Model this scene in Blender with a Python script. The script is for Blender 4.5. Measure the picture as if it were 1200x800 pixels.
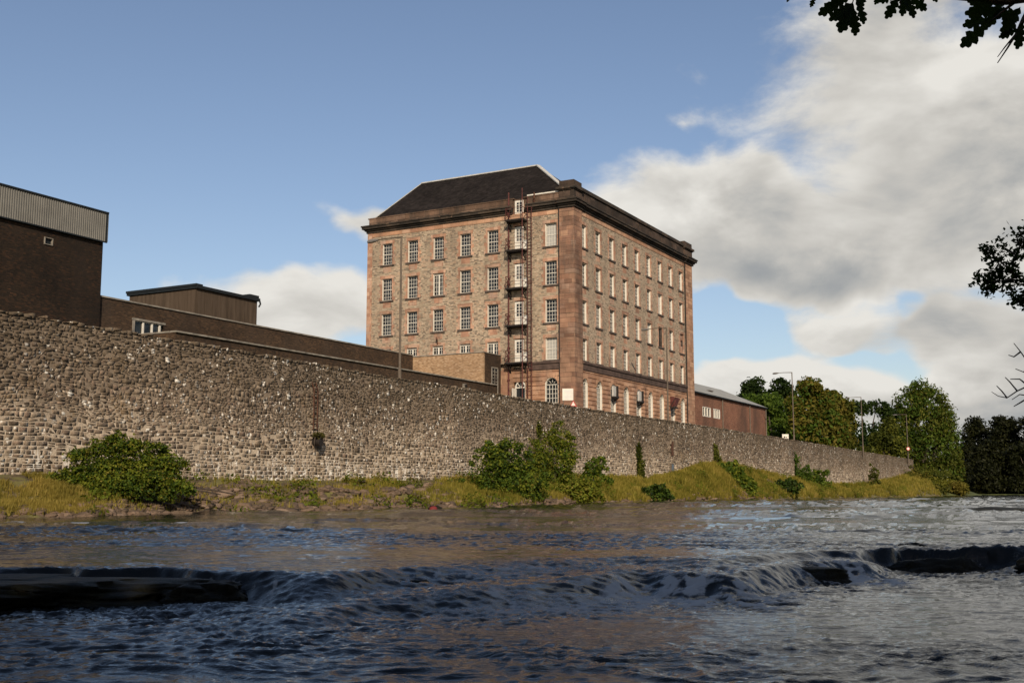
import bpy, math, random
import numpy as np
from mathutils import Vector, Matrix
for o in list(bpy.data.objects): bpy.data.objects.remove(o)
S = bpy.context.scene
COL = S.collection
rng = np.random.default_rng(7)
random.seed(7)

# ------------------------------------------------------------------ camera, sky, sun
F = 1320.0; PITCH = math.atan(176 / F); CZ = 0.8
cam = bpy.data.cameras.new("camera"); camo = bpy.data.objects.new("camera", cam); COL.objects.link(camo)
camo.location = (0, 0, CZ); camo.rotation_euler = (math.pi / 2 + PITCH, 0, 0)
cam.sensor_width = 36; cam.lens = 36 * F / 1200; cam.clip_start = 0.05; cam.clip_end = 6000
S.camera = camo
SUN_AZ = math.radians(174)      # clockwise from +Y (north): the sun is behind the camera, a little to the right
SUN_EL = math.radians(28)
S.view_settings.view_transform = 'Standard'; S.view_settings.look = 'None'
S.view_settings.gamma = 1.0; S.view_settings.exposure = 0.0
S.view_settings.use_curve_mapping = False
S.cycles.max_bounces = 5; S.cycles.diffuse_bounces = 3; S.cycles.glossy_bounces = 3; S.cycles.transmission_bounces = 2
S.cycles.caustics_reflective = False; S.cycles.caustics_refractive = False
S.cycles.use_denoising = True


class NT:
    """small helper for writing node trees"""
    def __init__(s, tree): s.t = tree; s.n = tree.nodes; s.l = tree.links
    def new(s, typ, **kw):
        n = s.n.new(typ)
        for k, v in kw.items(): setattr(n, k, v)
        return n
    def set(s, sock, v):
        if isinstance(v, bpy.types.NodeSocket): s.l.new(v, sock)
        elif v is not None:
            if sock.type == 'RGBA' and len(v) == 3: v = (*v, 1)
            sock.default_value = v
    def m(s, op, a, b=None, c=None, clamp=False):
        n = s.new('ShaderNodeMath', operation=op, use_clamp=clamp)
        s.set(n.inputs[0], a)
        if b is not None: s.set(n.inputs[1], b)
        if c is not None: s.set(n.inputs[2], c)
        return n.outputs[0]
    def vm(s, op, a, b=None, scale=None):
        n = s.new('ShaderNodeVectorMath', operation=op)
        s.set(n.inputs[0], a)
        if b is not None: s.set(n.inputs[1], b)
        if scale is not None: s.set(n.inputs['Scale'], scale)
        return n.outputs['Value'] if op in ('LENGTH', 'DOT_PRODUCT', 'DISTANCE') else n.outputs[0]
    def xyz(s, v):
        n = s.new('ShaderNodeSeparateXYZ'); s.set(n.inputs[0], v); return n.outputs
    def comb(s, x=0.0, y=0.0, z=0.0):
        n = s.new('ShaderNodeCombineXYZ')
        for i, v in enumerate((x, y, z)): s.set(n.inputs[i], v)
        return n.outputs[0]
    def noise(s, v, scale=1.0, detail=4.0, rough=0.55, dist=0.0, color=False):
        n = s.new('ShaderNodeTexNoise'); s.set(n.inputs['Vector'], v)
        n.inputs['Scale'].default_value = scale; n.inputs['Detail'].default_value = detail
        n.inputs['Roughness'].default_value = rough; n.inputs['Distortion'].default_value = dist
        return n.outputs['Color'] if color else n.outputs[0]
    def white(s, v):
        n = s.new('ShaderNodeTexWhiteNoise', noise_dimensions='3D'); s.set(n.inputs['Vector'], v); return n.outputs['Value']
    def voro(s, v, scale=1.0, feature='F1', rnd=1.0):
        n = s.new('ShaderNodeTexVoronoi', feature=feature); s.set(n.inputs['Vector'], v)
        n.inputs['Scale'].default_value = scale; n.inputs['Randomness'].default_value = rnd
        return n.outputs['Distance'] if feature != 'CELL' else n.outputs['Color']
    def step(s, v, lo, hi, to0=0.0, to1=1.0):
        n = s.new('ShaderNodeMapRange', interpolation_type='SMOOTHSTEP')
        s.set(n.inputs[0], v)
        for i, x in zip((1, 2, 3, 4), (lo, hi, to0, to1)): s.set(n.inputs[i], x)
        return n.outputs[0]
    def lin(s, v, lo, hi, to0=0.0, to1=1.0):
        n = s.new('ShaderNodeMapRange', clamp=True); s.set(n.inputs[0], v)
        for i, x in zip((1, 2, 3, 4), (lo, hi, to0, to1)): s.set(n.inputs[i], x)
        return n.outputs[0]
    def mix(s, f, a, b, mode='MIX'):
        n = s.new('ShaderNodeMix', data_type='RGBA', blend_type=mode)
        s.set(n.inputs[0], f); s.set(n.inputs[6], a); s.set(n.inputs[7], b); return n.outputs[2]
    def ramp(s, f, stops, interp='LINEAR'):
        n = s.new('ShaderNodeValToRGB'); s.set(n.inputs[0], f); cr = n.color_ramp; cr.interpolation = interp
        while len(cr.elements) < len(stops): cr.elements.new(0.5)
        for e, (p, c) in zip(cr.elements, stops): e.position = p; e.color = (*c, 1)
        return n.outputs[0]
    def bump(s, h, strength=0.5, dist=0.05):
        n = s.new('ShaderNodeBump'); s.set(n.inputs['Height'], h)
        n.inputs['Strength'].default_value = strength; n.inputs['Distance'].default_value = dist
        return n.outputs[0]
    def attr(s, name):
        n = s.new('ShaderNodeAttribute'); n.attribute_name = name; return n.outputs['Fac']


def pix_dir(x, y):
    a = x - 600; u = -(y - 400); sp, cp = math.sin(PITCH), math.cos(PITCH)
    v = np.array([a, F * cp - u * sp, F * sp + u * cp]); return v / np.linalg.norm(v)

# ---- world
W = bpy.data.worlds.new("World"); S.world = W; W.use_nodes = True
w = NT(W.node_tree); w.n.clear()
sky = w.new('ShaderNodeTexSky', sky_type='NISHITA', sun_disc=False, sun_elevation=SUN_EL, sun_rotation=SUN_AZ,
            air_density=1.0, dust_density=1.0, ozone_density=1.6, altitude=30)
SKY_STR = 0.135
d = w.new('ShaderNodeTexCoord').outputs['Generated']
X, Y, Z = w.xyz(d)[:3]
az = w.m('ARCTAN2', X, Y); el = w.m('ARCSINE', Z)
P2 = w.comb(az, el, 0.0)
wob = w.vm('SCALE', w.vm('SUBTRACT', w.noise(P2, 7.0, 3.0, 0.6, color=True), (0.5, 0.5, 0.5)), scale=0.10)
PW = w.vm('ADD', P2, wob)
def azel(px, py):
    v = pix_dir(px, py); return math.atan2(v[0], v[1]), math.asin(v[2])
# cloud banks: centre, half-axes and weight, given as sky directions (azimuth, elevation)
banks = []
for (cx, cy, rx, ry, wt) in [(1190, 215, 430, 190, 1.3), (1050, 70, 250, 150, .8), (855, 245, 250, 86, 1.5), (960, 305, 260, 70, 1.4),
                             (985, 384, 100, 36, 0.85), (1125, 385, 125, 46, 1.2), (930, 462, 300, 52, 1.4), (1170, 450, 210, 70, 1.5),
                             (335, 372, 155, 50, 1.1), (432, 262, 58, 22, 0.6), (815, 134, 24, 8, 0.2), (1500, 250, 420, 330, 1.2),
                             (1000, -260, 500, 190, 0.9), (150, 470, 500, 60, 0.8)]:
    a0, e0 = azel(cx, cy); a1, _ = azel(cx + rx, cy); _, e1 = azel(cx, cy - ry)
    banks.append((a0, e0, a1 - a0, e1 - e0, wt))
for i in range(6):      # the same cloud field goes on round the rest of the sky
    banks.append((random.uniform(1.0, 5.2), random.uniform(0.1, 0.8), random.uniform(.4, .8), random.uniform(.1, .25), 1.0))
cov = None
for (a0, e0, ra, re, wt) in banks:
    dx = w.m('DIVIDE', w.m('SUBTRACT', w.xyz(PW)[0], a0 if a0 < math.pi else a0 - 2 * math.pi), ra)
    dy = w.m('DIVIDE', w.m('SUBTRACT', w.xyz(PW)[1], e0), re)
    r = w.m('SQRT', w.m('ADD', w.m('MULTIPLY', dx, dx), w.m('MULTIPLY', dy, dy)))
    v = w.m('MULTIPLY', w.m('SUBTRACT', 1.0, r), wt)
    cov = v if cov is None else w.m('SMOOTH_MAX', cov, v, 0.25)
Pn = w.vm('MULTIPLY', P2, (8.0, 14.0, 1.0))
n1 = w.noise(Pn, 1.0, 10.0, 0.62, 0.25)
n1b = w.noise(w.vm('ADD', Pn, (-0.08, 0.38, 0.0)), 1.0, 4.0, 0.55, 0.3)
n2 = w.noise(w.vm('MULTIPLY', P2, (3.2, 8.0, 1.0)), 1.0, 5.0, 0.6, 0.4)
dens = w.m('ADD', w.m('ADD', cov, w.m('MULTIPLY', w.m('SUBTRACT', n1, 0.5), 1.25)), w.m('MULTIPLY', w.m('SUBTRACT', n2, 0.5), 0.45))
def spot(lst):
    tot = None
    for (cx, cy, rx, ry, wt) in lst:
        a0, e0 = azel(cx, cy); a1, _ = azel(cx + rx, cy); _, e1 = azel(cx, cy - ry)
        dx = w.m('DIVIDE', w.m('SUBTRACT', w.xyz(PW)[0], a0), a1 - a0); dy = w.m('DIVIDE', w.m('SUBTRACT', w.xyz(PW)[1], e0), e1 - e0)
        v = w.m('MULTIPLY', w.step(w.m('ADD', w.m('MULTIPLY', dx, dx), w.m('MULTIPLY', dy, dy)), 1.0, 0.0), wt)
        tot = v if tot is None else w.m('ADD', tot, v)
    return tot
dens = w.m('SUBTRACT', dens, spot([(848, 395, 85, 50, .75), (1010, 426, 85, 20, .50), (1068, 362, 22, 24, .2), (1110, 44, 130, 40, .28), (915, 50, 110, 90, .22), (1160, 368, 80, 26, .3)]))
alpha = w.step(dens, -0.06, 0.42)
lit = w.m('MULTIPLY', w.m('SUBTRACT', n1, n1b), 1.3)
thick = w.step(dens, 0.10, 0.95)
shade = w.m('ADD', w.m('SUBTRACT', 0.86, w.m('MULTIPLY', thick, 0.28)), w.m('ADD', lit, w.m('MULTIPLY', w.m('SUBTRACT', n2, 0.5), 0.7)), clamp=False)
shade = w.m('ADD', shade, spot([(740, 225, 150, 80, .26), (930, 452, 190, 40, .42), (350, 362, 170, 60, .25), (990, 375, 80, 34, .14), (1160, 485, 190, 45, -.22), (1130, 240, 300, 90, -.08), (900, 330, 200, 40, -.03),
                                 (1000, 180, 260, 60, .12), (1120, 400, 90, 30, .08), (1050, 20, 260, 60, -.12), (1080, 110, 200, 35, .14)]), clamp=True)
ccol = w.ramp(shade, [(0.0, (0.27, 0.30, 0.34)), (0.33, (0.42, 0.43, 0.43)), (0.62, (0.62, 0.60, 0.56)), (1.0, (0.87, 0.845, 0.79))])
ccol = w.vm('SCALE', ccol, scale=1.0 / SKY_STR * 0.92)
horizon = w.vm('MULTIPLY', sky.outputs[0], (0.86, 0.80, 0.80))
skyc = w.mix(alpha, horizon, ccol)
bg = w.new('ShaderNodeBackground'); w.set(bg.inputs[0], skyc); bg.inputs[1].default_value = SKY_STR
wo = w.new('ShaderNodeOutputWorld'); w.l.new(bg.outputs[0], wo.inputs[0])

sun = bpy.data.lights.new("sun", 'SUN'); suno = bpy.data.objects.new("sun", sun); COL.objects.link(suno)
sun.energy = 4.8; sun.angle = math.radians(0.55); sun.color = (1.0, 0.85, 0.67)
sd = Vector((math.sin(SUN_AZ) * math.cos(SUN_EL), math.cos(SUN_AZ) * math.cos(SUN_EL), math.sin(SUN_EL)))
suno.rotation_euler = sd.to_track_quat('Z', 'Y').to_euler(); suno.location = (0, -30, 60)

# ------------------------------------------------------------------ object helpers
def tag(o, label=None, cat=None, group=None, kind=None):
    if label: o['label'] = label
    if cat: o['category'] = cat
    if group: o['group'] = group
    if kind: o['kind'] = kind
    return o

def empty(name, label, cat, loc=(0, 0, 0), rz=0.0, group=None):
    o = bpy.data.objects.new(name, None); COL.objects.link(o); o.location = loc; o.rotation_euler = (0, 0, rz)
    o.empty_display_size = 0.3
    return tag(o, label, cat, group)

def mesh_from(name, V, Fc, mat, smooth=False, rnd=None, attrs=None, nv=None):
    """V (n,3); Fc either (m,k) array or list of tuples"""
    me = bpy.data.meshes.new(name); V = np.asarray(V, dtype=np.float32)
    if isinstance(Fc, np.ndarray):
        m, k = Fc.shape
        me.vertices.add(len(V)); me.vertices.foreach_set('co', V.ravel())
        me.loops.add(m * k); me.loops.foreach_set('vertex_index', Fc.astype(np.int32).ravel())
        me.polygons.add(m); me.polygons.foreach_set('loop_start', np.arange(0, m * k, k, dtype=np.int32))
        me.polygons.foreach_set('loop_total', np.full(m, k, dtype=np.int32))
        me.update(calc_edges=True)
    else:
        me.from_pydata([tuple(v) for v in V], [], Fc); me.update()
    if rnd is not None:
        a = me.attributes.new('rnd', 'FLOAT', 'POINT'); a.data.foreach_set('value', np.asarray(rnd, dtype=np.float32))
    for k2, v2 in (attrs or {}).items():
        a = me.attributes.new(k2, 'FLOAT', 'POINT'); a.data.foreach_set('value', np.asarray(v2, dtype=np.float32))
    if smooth: me.polygons.foreach_set('use_smooth', np.ones(len(me.polygons), dtype=bool))
    if mat is not None: me.materials.append(mat)
    return me

def obj(name, me, parent=None, loc=None, rz=None):
    o = bpy.data.objects.new(name, me); COL.objects.link(o)
    if parent is not None: o.parent = parent
    if loc is not None: o.location = loc
    if rz is not None: o.rotation_euler = (0, 0, rz)
    return o

BF = [(0, 3, 2, 1), (4, 5, 6, 7), (0, 1, 5, 4), (1, 2, 6, 5), (2, 3, 7, 6), (3, 0, 4, 7)]
class MB:
    """collects boxes, bars, tubes and polygons into one mesh"""
    def __init__(s): s.V = []; s.F = []; s.R = []
    def add(s, vs, fs, r=None):
        b = len(s.V); s.V += [tuple(v) for v in vs]; s.F += [tuple(b + i for i in f) for f in fs]
        r = random.random() if r is None else r
        s.R += [r] * len(vs); return s
    def box(s, x0, x1, y0, y1, z0, z1, r=None):
        return s.add([(x0, y0, z0), (x1, y0, z0), (x1, y1, z0), (x0, y1, z0), (x0, y0, z1), (x1, y0, z1), (x1, y1, z1), (x0, y1, z1)], BF, r)
    def bar(s, a, b, w=0.05, h=None, r=None):
        a = Vector(a); b = Vector(b); dd = (b - a); h = h or w
        if dd.length < 1e-6: return s
        z = dd.normalized(); up = Vector((0, 0, 1)) if abs(z.z) < 0.95 else Vector((1, 0, 0))
        x = z.cross(up).normalized() * (w / 2); y = z.cross(x).normalized() * (h / 2)
        return s.add([a - x - y, a + x - y, a + x + y, a - x + y, b - x - y, b + x - y, b + x + y, b - x + y], BF, r)
    def tube(s, pts, radii, n=8, r=None):
        pts = [Vector(p) for p in pts]; base = len(s.V); rings = []
        for i, p in enumerate(pts):
            t = (pts[min(i + 1, len(pts) - 1)] - pts[max(i - 1, 0)]).normalized()
            up = Vector((0, 0, 1)) if abs(t.z) < 0.9 else Vector((0, 1, 0))
            x = t.cross(up).normalized(); y = t.cross(x).normalized()
            rings.append([p + (x * math.cos(k * 2 * math.pi / n) + y * math.sin(k * 2 * math.pi / n)) * radii[i] for k in range(n)])
        vs = [v for rg in rings for v in rg]; fs = []
        for i in range(len(pts) - 1):
            for k in range(n):
                fs.append((i * n + k, i * n + (k + 1) % n, (i + 1) * n + (k + 1) % n, (i + 1) * n + k))
        fs.append(tuple(range(n))); fs.append(tuple((len(pts) - 1) * n + k for k in range(n)))
        return s.add(vs, fs, r)
    def build(s, name, mat, parent=None, smooth=False):
        return obj(name, mesh_from(name, np.array(s.V), s.F, mat, smooth, rnd=s.R), parent)

# vectorised noise
def _hash(ix, iy, iz=0):
    h = (ix.astype(np.int64) * 374761393 + iy.astype(np.int64) * 668265263 + np.int64(iz) * 2147483647) & 0x7fffffff
    h = ((h ^ (h >> 13)) * 1274126177) & 0x7fffffff
    h = h ^ (h >> 16)
    return (h & 0xffff) / 65535.0
def vnoise(x, y, seed=0):
    ix = np.floor(x); iy = np.floor(y); fx = x - ix; fy = y - iy
    ux = fx * fx * fx * (fx * (fx * 6 - 15) + 10); uy = fy * fy * fy * (fy * (fy * 6 - 15) + 10)
    a = _hash(ix, iy, seed); b = _hash(ix + 1, iy, seed); c = _hash(ix, iy + 1, seed); dd = _hash(ix + 1, iy + 1, seed)
    return (a * (1 - ux) + b * ux) * (1 - uy) + (c * (1 - ux) + dd * ux) * uy * 1.0
def fbm(x, y, oct=4, seed=0, gain=0.5):
    t = 0; amp = 1; tot = 0; ca, sa = math.cos(0.6), math.sin(0.6)
    for i in range(oct):
        t = t + amp * vnoise(x, y, seed + i * 17); tot += amp; amp *= gain
        x, y = (x * ca - y * sa) * 2.03 + 11.3, (x * sa + y * ca) * 2.03 - 4.7
    return t / tot

# ------------------------------------------------------------------ materials
def mat(name):
    m = bpy.data.materials.new(name); m.use_nodes = True; t = NT(m.node_tree); t.n.clear()
    out = t.new('ShaderNodeOutputMaterial'); b = t.new('ShaderNodeBsdfPrincipled'); t.l.new(b.outputs[0], out.inputs[0])
    b.inputs['Roughness'].default_value = 0.9; b.inputs['Specular IOR Level'].default_value = 0.25
    return m, t, b
def simple(name, col, rough=0.7, metal=0.0, var=0.25, scale=3.0, spec=0.3):
    m, t, b = mat(name); g = t.new('ShaderNodeNewGeometry').outputs['Position']
    n = t.noise(g, scale, 5, 0.6); k = t.lin(n, 0.3, 0.7, 1 - var, 1 + var)
    c = t.vm('SCALE', t.comb(*col), scale=k)
    t.set(b.inputs['Base Color'], c); b.inputs['Roughness'].default_value = rough; b.inputs['Metallic'].default_value = metal
    b.inputs['Specular IOR Level'].default_value = spec
    return m
def uv_of(t):
    o = t.new('ShaderNodeTexCoord').outputs['Object']; x, y, z = t.xyz(o)[:3]
    return o, t.m('ADD', x, y), z
def blocks(t, u, v, wd, h, mort, jitter=0.3):
    """coursed masonry: returns (random per block, joint mask 1 = joint)"""
    v2 = t.m('ADD', v, t.m('MULTIPLY', t.noise(t.comb(0.0, v, 0.0), 2.3, 0), h * 0.8))
    q = t.m('DIVIDE', v2, h); row = t.m('FLOOR', q); fv = t.m('SUBTRACT', q, row)
    rr = t.white(t.comb(row, 3.1, 0.0))
    wr = t.m('MULTIPLY', wd, t.m('ADD', 1 - jitter, t.m('MULTIPLY', rr, 2 * jitter)))
    p = t.m('ADD', t.m('DIVIDE', u, wr), t.m('MULTIPLY', rr, 17.0)); c = t.m('FLOOR', p); fu = t.m('SUBTRACT', p, c)
    rid = t.white(t.comb(c, row, 1.7))
    eu = t.m('MULTIPLY', t.m('MINIMUM', fu, t.m('SUBTRACT', 1.0, fu)), wr)
    ev = t.m('MULTIPLY', t.m('MINIMUM', fv, t.m('SUBTRACT', 1.0, fv)), h)
    e = t.m('MINIMUM', eu, ev)
    return rid, t.step(e, mort * 0.4, mort * 1.3, 1.0, 0.0)

def masonry(name, stops, wd, h, mort, mcol, stain=0.35, jitter=0.3, warp=0.04, bump=0.5, soot=None, rough=0.92, blotch=None):
    m, t, b = mat(name); o, u, v = uv_of(t)
    wv = t.xyz(t.noise(o, 2.2, 3, 0.6, color=True))
    u2 = t.m('ADD', u, t.m('MULTIPLY', t.m('SUBTRACT', wv[0], 0.5), warp * 2)); v2 = t.m('ADD', v, t.m('MULTIPLY', t.m('SUBTRACT', wv[1], 0.5), warp))
    rid, joint = blocks(t, u2, v2, wd, h, mort, jitter)
    big = t.noise(o, 0.35, 5, 0.65)
    c = t.ramp(t.m('ADD', t.m('MULTIPLY', rid, 0.86), t.m('MULTIPLY', t.noise(o, 9.0, 3), 0.14)), stops)
    c = t.mix(joint, c, mcol)
    k = t.lin(big, 0.32, 0.68, 1 - stain, 1 + stain * 0.6)
    fine = t.lin(t.noise(o, 22.0, 4, 0.7), 0.3, 0.7, 0.82, 1.18)
    c = t.vm('SCALE', c, scale=t.m('MULTIPLY', k, fine))
    if blotch:
        bc, sc, lo, hi = blotch
        c = t.mix(t.step(t.noise(o, sc, 5, 0.65, 0.5), lo, hi), c, bc)
    if soot:
        sc, amt, col = soot
        streak = t.noise(t.vm('MULTIPLY', o, (1.0, 1.0, 0.22)), sc, 5, 0.65)
        c = t.mix(t.m('MULTIPLY', t.step(streak, 0.48, 0.72), amt), c, col)
    t.set(b.inputs['Base Color'], c); b.inputs['Roughness'].default_value = rough
    hgt = t.m('SUBTRACT', t.m('ADD', t.m('MULTIPLY', rid, 0.3), t.m('MULTIPLY', t.noise(o, 14.0, 4, 0.65), 0.6)), t.m('MULTIPLY', joint, 0.8))
    t.set(b.inputs['Normal'], t.bump(hgt, bump, 0.06))
    return m

M = {}
M['rubble'] = masonry('mill_rubble', [(0, (.11, .085, .062)), (.2, (.25, .20, .145)), (.42, (.37, .295, .205)), (.62, (.45, .36, .26)), (.8, (.38, .26, .175)), (1, (.57, .465, .34))],
                      0.27, 0.125, 0.014, (.40, .32, .24), stain=.18, jitter=.4, warp=.05, bump=.8, soot=(0.5, .45, (.13, .10, .075)))
M['sand'] = masonry('red_sandstone', [(0, (.24, .13, .08)), (.35, (.40, .225, .135)), (.6, (.47, .29, .185)), (.8, (.35, .19, .12)), (1, (.52, .36, .25))],
                    0.9, 0.42, 0.012, (.20, .13, .09), stain=.3, jitter=.3, warp=.01, bump=.4, soot=(0.6, .55, (.12, .085, .065)))
M['pilaster'] = masonry('pilaster_stone', [(0, (.14, .08, .055)), (.35, (.26, .14, .09)), (.6, (.31, .185, .12)), (.8, (.20, .11, .075)), (1, (.34, .23, .165))],
                    0.9, 0.45, 0.012, (.12, .085, .06), stain=.45, jitter=.2, warp=.01, bump=.4, soot=(0.7, .75, (.09, .07, .055)))
M['surround'] = masonry('window_stone', [(0, (.28, .15, .10)), (.4, (.40, .23, .15)), (.7, (.46, .30, .21)), (1, (.36, .25, .19))],
                    0.5, 0.36, 0.01, (.2, .14, .1), stain=.35, jitter=.3, warp=.01, bump=.3, soot=(0.9, .6, (.10, .075, .06)))
M['sill'] = simple('sooty_sill', (.075, .058, .047), .9, var=.5, scale=4)
M['soot'] = masonry('sooted_cornice', [(0, (.025, .022, .019)), (.5, (.045, .036, .028)), (1, (.075, .055, .04))],
                    1.0, 0.6, 0.012, (.02, .018, .015), stain=.5, warp=.01, bump=.4, blotch=((.16, .10, .065), 1.3, .60, .72))
M['parapet'] = masonry('parapet_stone', [(0, (.07, .045, .032)), (.5, (.14, .085, .055)), (1, (.21, .135, .095))],
                    1.1, 0.5, 0.012, (.05, .04, .03), stain=.5, warp=.01, bump=.4, soot=(0.9, .9, (.035, .03, .024)))
M['parapet_dark'] = masonry('parapet_stone_dark', [(0, (.03, .023, .018)), (.5, (.055, .038, .028)), (1, (.10, .068, .05))],
                    1.1, 0.5, 0.012, (.03, .025, .02), stain=.6, warp=.01, bump=.4, blotch=((.30, .24, .17), 1.1, .66, .74))
M['string'] = simple('string_course_stone', (.075, .05, .04), .9, var=.45, scale=2.0)
M['slate'] = masonry('slate', [(0, (.012, .010, .009)), (.5, (.018, .015, .014)), (1, (.028, .023, .021))], 0.3, 0.16, 0.01, (.008, .007, .006),
                     stain=.3, warp=.005, bump=.15, rough=.98)
M['slate'].node_tree.nodes['Principled BSDF'].inputs['Specular IOR Level'].default_value = .08
M['lead'] = simple('lead_flashing', (.42, .41, .38), .6, var=.2)
M['white'] = simple('white_paint', (.62, .585, .51), .55, var=.10, scale=2.5)
M['glass'], t, b = mat('window_glass')
g = t.new('ShaderNodeNewGeometry').outputs['Position']
oi = t.new('ShaderNodeObjectInfo').outputs['Random']
c = t.vm('SCALE', t.comb(.030, .034, .036), scale=t.lin(t.noise(g, 1.4, 2), .3, .7, .1, 1.3))
c = t.mix(t.step(oi, .80, .86), c, (.11, .108, .10)); c = t.mix(t.step(oi, .965, .97), c, (.34, .33, .30))
t.set(b.inputs['Base Color'], c)
b.inputs['Roughness'].default_value = .10; b.inputs['Specular IOR Level'].default_value = .35
t.set(b.inputs['Normal'], t.bump(t.noise(g, 1.7, 1), .25, .08))
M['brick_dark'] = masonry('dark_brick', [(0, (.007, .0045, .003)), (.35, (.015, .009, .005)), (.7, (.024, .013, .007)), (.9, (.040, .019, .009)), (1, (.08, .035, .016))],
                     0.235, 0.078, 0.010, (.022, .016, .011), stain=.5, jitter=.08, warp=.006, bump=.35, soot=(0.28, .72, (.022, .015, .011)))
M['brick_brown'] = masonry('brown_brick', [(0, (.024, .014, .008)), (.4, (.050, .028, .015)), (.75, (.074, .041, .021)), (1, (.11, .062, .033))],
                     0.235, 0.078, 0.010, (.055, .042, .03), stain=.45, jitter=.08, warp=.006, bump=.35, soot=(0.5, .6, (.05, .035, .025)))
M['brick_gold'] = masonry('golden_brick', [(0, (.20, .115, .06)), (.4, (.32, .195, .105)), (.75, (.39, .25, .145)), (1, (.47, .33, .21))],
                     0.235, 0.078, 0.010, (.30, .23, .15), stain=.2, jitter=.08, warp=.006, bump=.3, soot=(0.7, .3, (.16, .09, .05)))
M['brick_red'] = masonry('red_brick', [(0, (.13, .05, .03)), (.4, (.20, .08, .045)), (.75, (.25, .105, .06)), (1, (.31, .15, .09))],
                     0.235, 0.078, 0.010, (.17, .11, .08), stain=.3, jitter=.08, warp=.006, bump=.3, soot=(0.22, .8, (.075, .045, .032)))
M['coping'] = simple('concrete_coping', (.20, .18, .15), .9, var=.45, scale=1.6)
M['clad'] = simple('steel_cladding', (.14, .136, .122), .6, var=.16, scale=1.2)
M['render'], t, b = mat('streaky_render'); o, u, v = uv_of(t)
c = t.ramp(t.noise(t.comb(t.m('MULTIPLY', u, 2.6), 0.0, t.m('MULTIPLY', v, .25)), 1.0, 5, .7), [(.3, (.035, .025, .016)), (.5, (.065, .046, .031)), (.7, (.09, .066, .046))])
t.set(b.inputs['Base Color'], c)
M['fascia'] = simple('dark_fascia', (.010, .013, .015), .6, var=.2)
M['roofgrey'] = simple('grey_roof_sheet', (.27, .27, .25), .75, var=.2, scale=.8)
M['iron'] = simple('rusty_red_iron', (.085, .026, .022), .75, var=.5, scale=3)
M['darkiron'] = simple('black_iron', (.018, .014, .012), .7, var=.4)
M['rust'] = simple('rust', (.085, .040, .024), .9, var=.5, scale=6)
M['lamp'] = simple('lamp_post_grey', (.11, .085, .062), .6, var=.3, scale=2)
M['lamphead'] = simple('lamp_head', (.14, .13, .12), .45, var=.2)
M['red'] = simple('red_paint', (.40, .035, .03), .5, var=.15)
M['print'] = simple('grey_print', (.50, .52, .55), .6, var=.1)
M['blackprint'] = simple('black_print', (.03, .03, .03), .6, var=.1)
M['bark'] = simple('bark', (.055, .042, .032), .95, var=.5, scale=9)
M['bluegrey'] = simple('blue_grey_door', (.10, .13, .16), .7, var=.25)
M['road'] = simple('asphalt', (.055, .053, .05), .95, var=.3, scale=2)

def leafmat(name, stops, trans=0.48, rough=.6, scale=0.6):
    m, t, b = mat(name); g = t.new('ShaderNodeNewGeometry').outputs['Position']
    f = t.m('ADD', t.m('MULTIPLY', t.attr('rnd'), 0.62), t.m('MULTIPLY', t.noise(g, scale, 3, .6), 0.38))
    c = t.ramp(f, stops); t.set(b.inputs['Base Color'], c); b.inputs['Roughness'].default_value = rough
    b.inputs['Specular IOR Level'].default_value = .10
    tr = t.new('ShaderNodeBsdfTranslucent'); t.set(tr.inputs[0], t.vm('MULTIPLY', c, (1.25, 1.3, .6)))
    mx = t.new('ShaderNodeMixShader'); mx.inputs[0].default_value = trans
    t.l.new(b.outputs[0], mx.inputs[1]); t.l.new(tr.outputs[0], mx.inputs[2])
    out = [n for n in t.n if n.type == 'OUTPUT_MATERIAL'][0]; t.l.new(mx.outputs[0], out.inputs[0])
    return m
LM = {
 'dark': leafmat('leaf_dark_green', [(.2, (.010, .020, .006)), (.5, (.025, .045, .010)), (.8, (.06, .085, .018))]),
 'black': leafmat('leaf_painted_shade', [(.2, (.004, .005, .001)), (.5, (.010, .012, .003)), (.85, (.026, .026, .006))], .1),  # near-black: shade on the far-shore trees is painted into the leaf colour
 'green': leafmat('leaf_green', [(.2, (.028, .055, .009)), (.5, (.070, .115, .016)), (.8, (.15, .19, .028))]),
 'olive': leafmat('leaf_olive', [(.2, (.022, .030, .006)), (.5, (.080, .092, .014)), (.8, (.19, .185, .030))]),
 'autumn': leafmat('leaf_autumn', [(.2, (.045, .045, .009)), (.45, (.12, .11, .018)), (.65, (.18, .145, .026)), (.85, (.21, .14, .04))]),
 'bright': leafmat('leaf_bright_green', [(.2, (.05, .08, .010)), (.5, (.14, .17, .018)), (.85, (.28, .27, .035))]),
 'yellow': leafmat('leaf_yellow_green', [(.2, (.07, .08, .012)), (.5, (.17, .16, .022)), (.85, (.30, .25, .05))]),
 'dry': leafmat('grass_dry', [(.15, (.12, .10, .025)), (.45, (.27, .22, .05)), (.8, (.40, .30, .085))]),
 'grass': leafmat('grass_green', [(.15, (.09, .09, .016)), (.40, (.20, .18, .03)), (.65, (.34, .27, .06)), (.95, (.42, .29, .10))], scale=.35),
 'moss': leafmat('moss', [(.2, (.05, .05, .015)), (.8, (.16, .14, .04))]),
}

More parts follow.
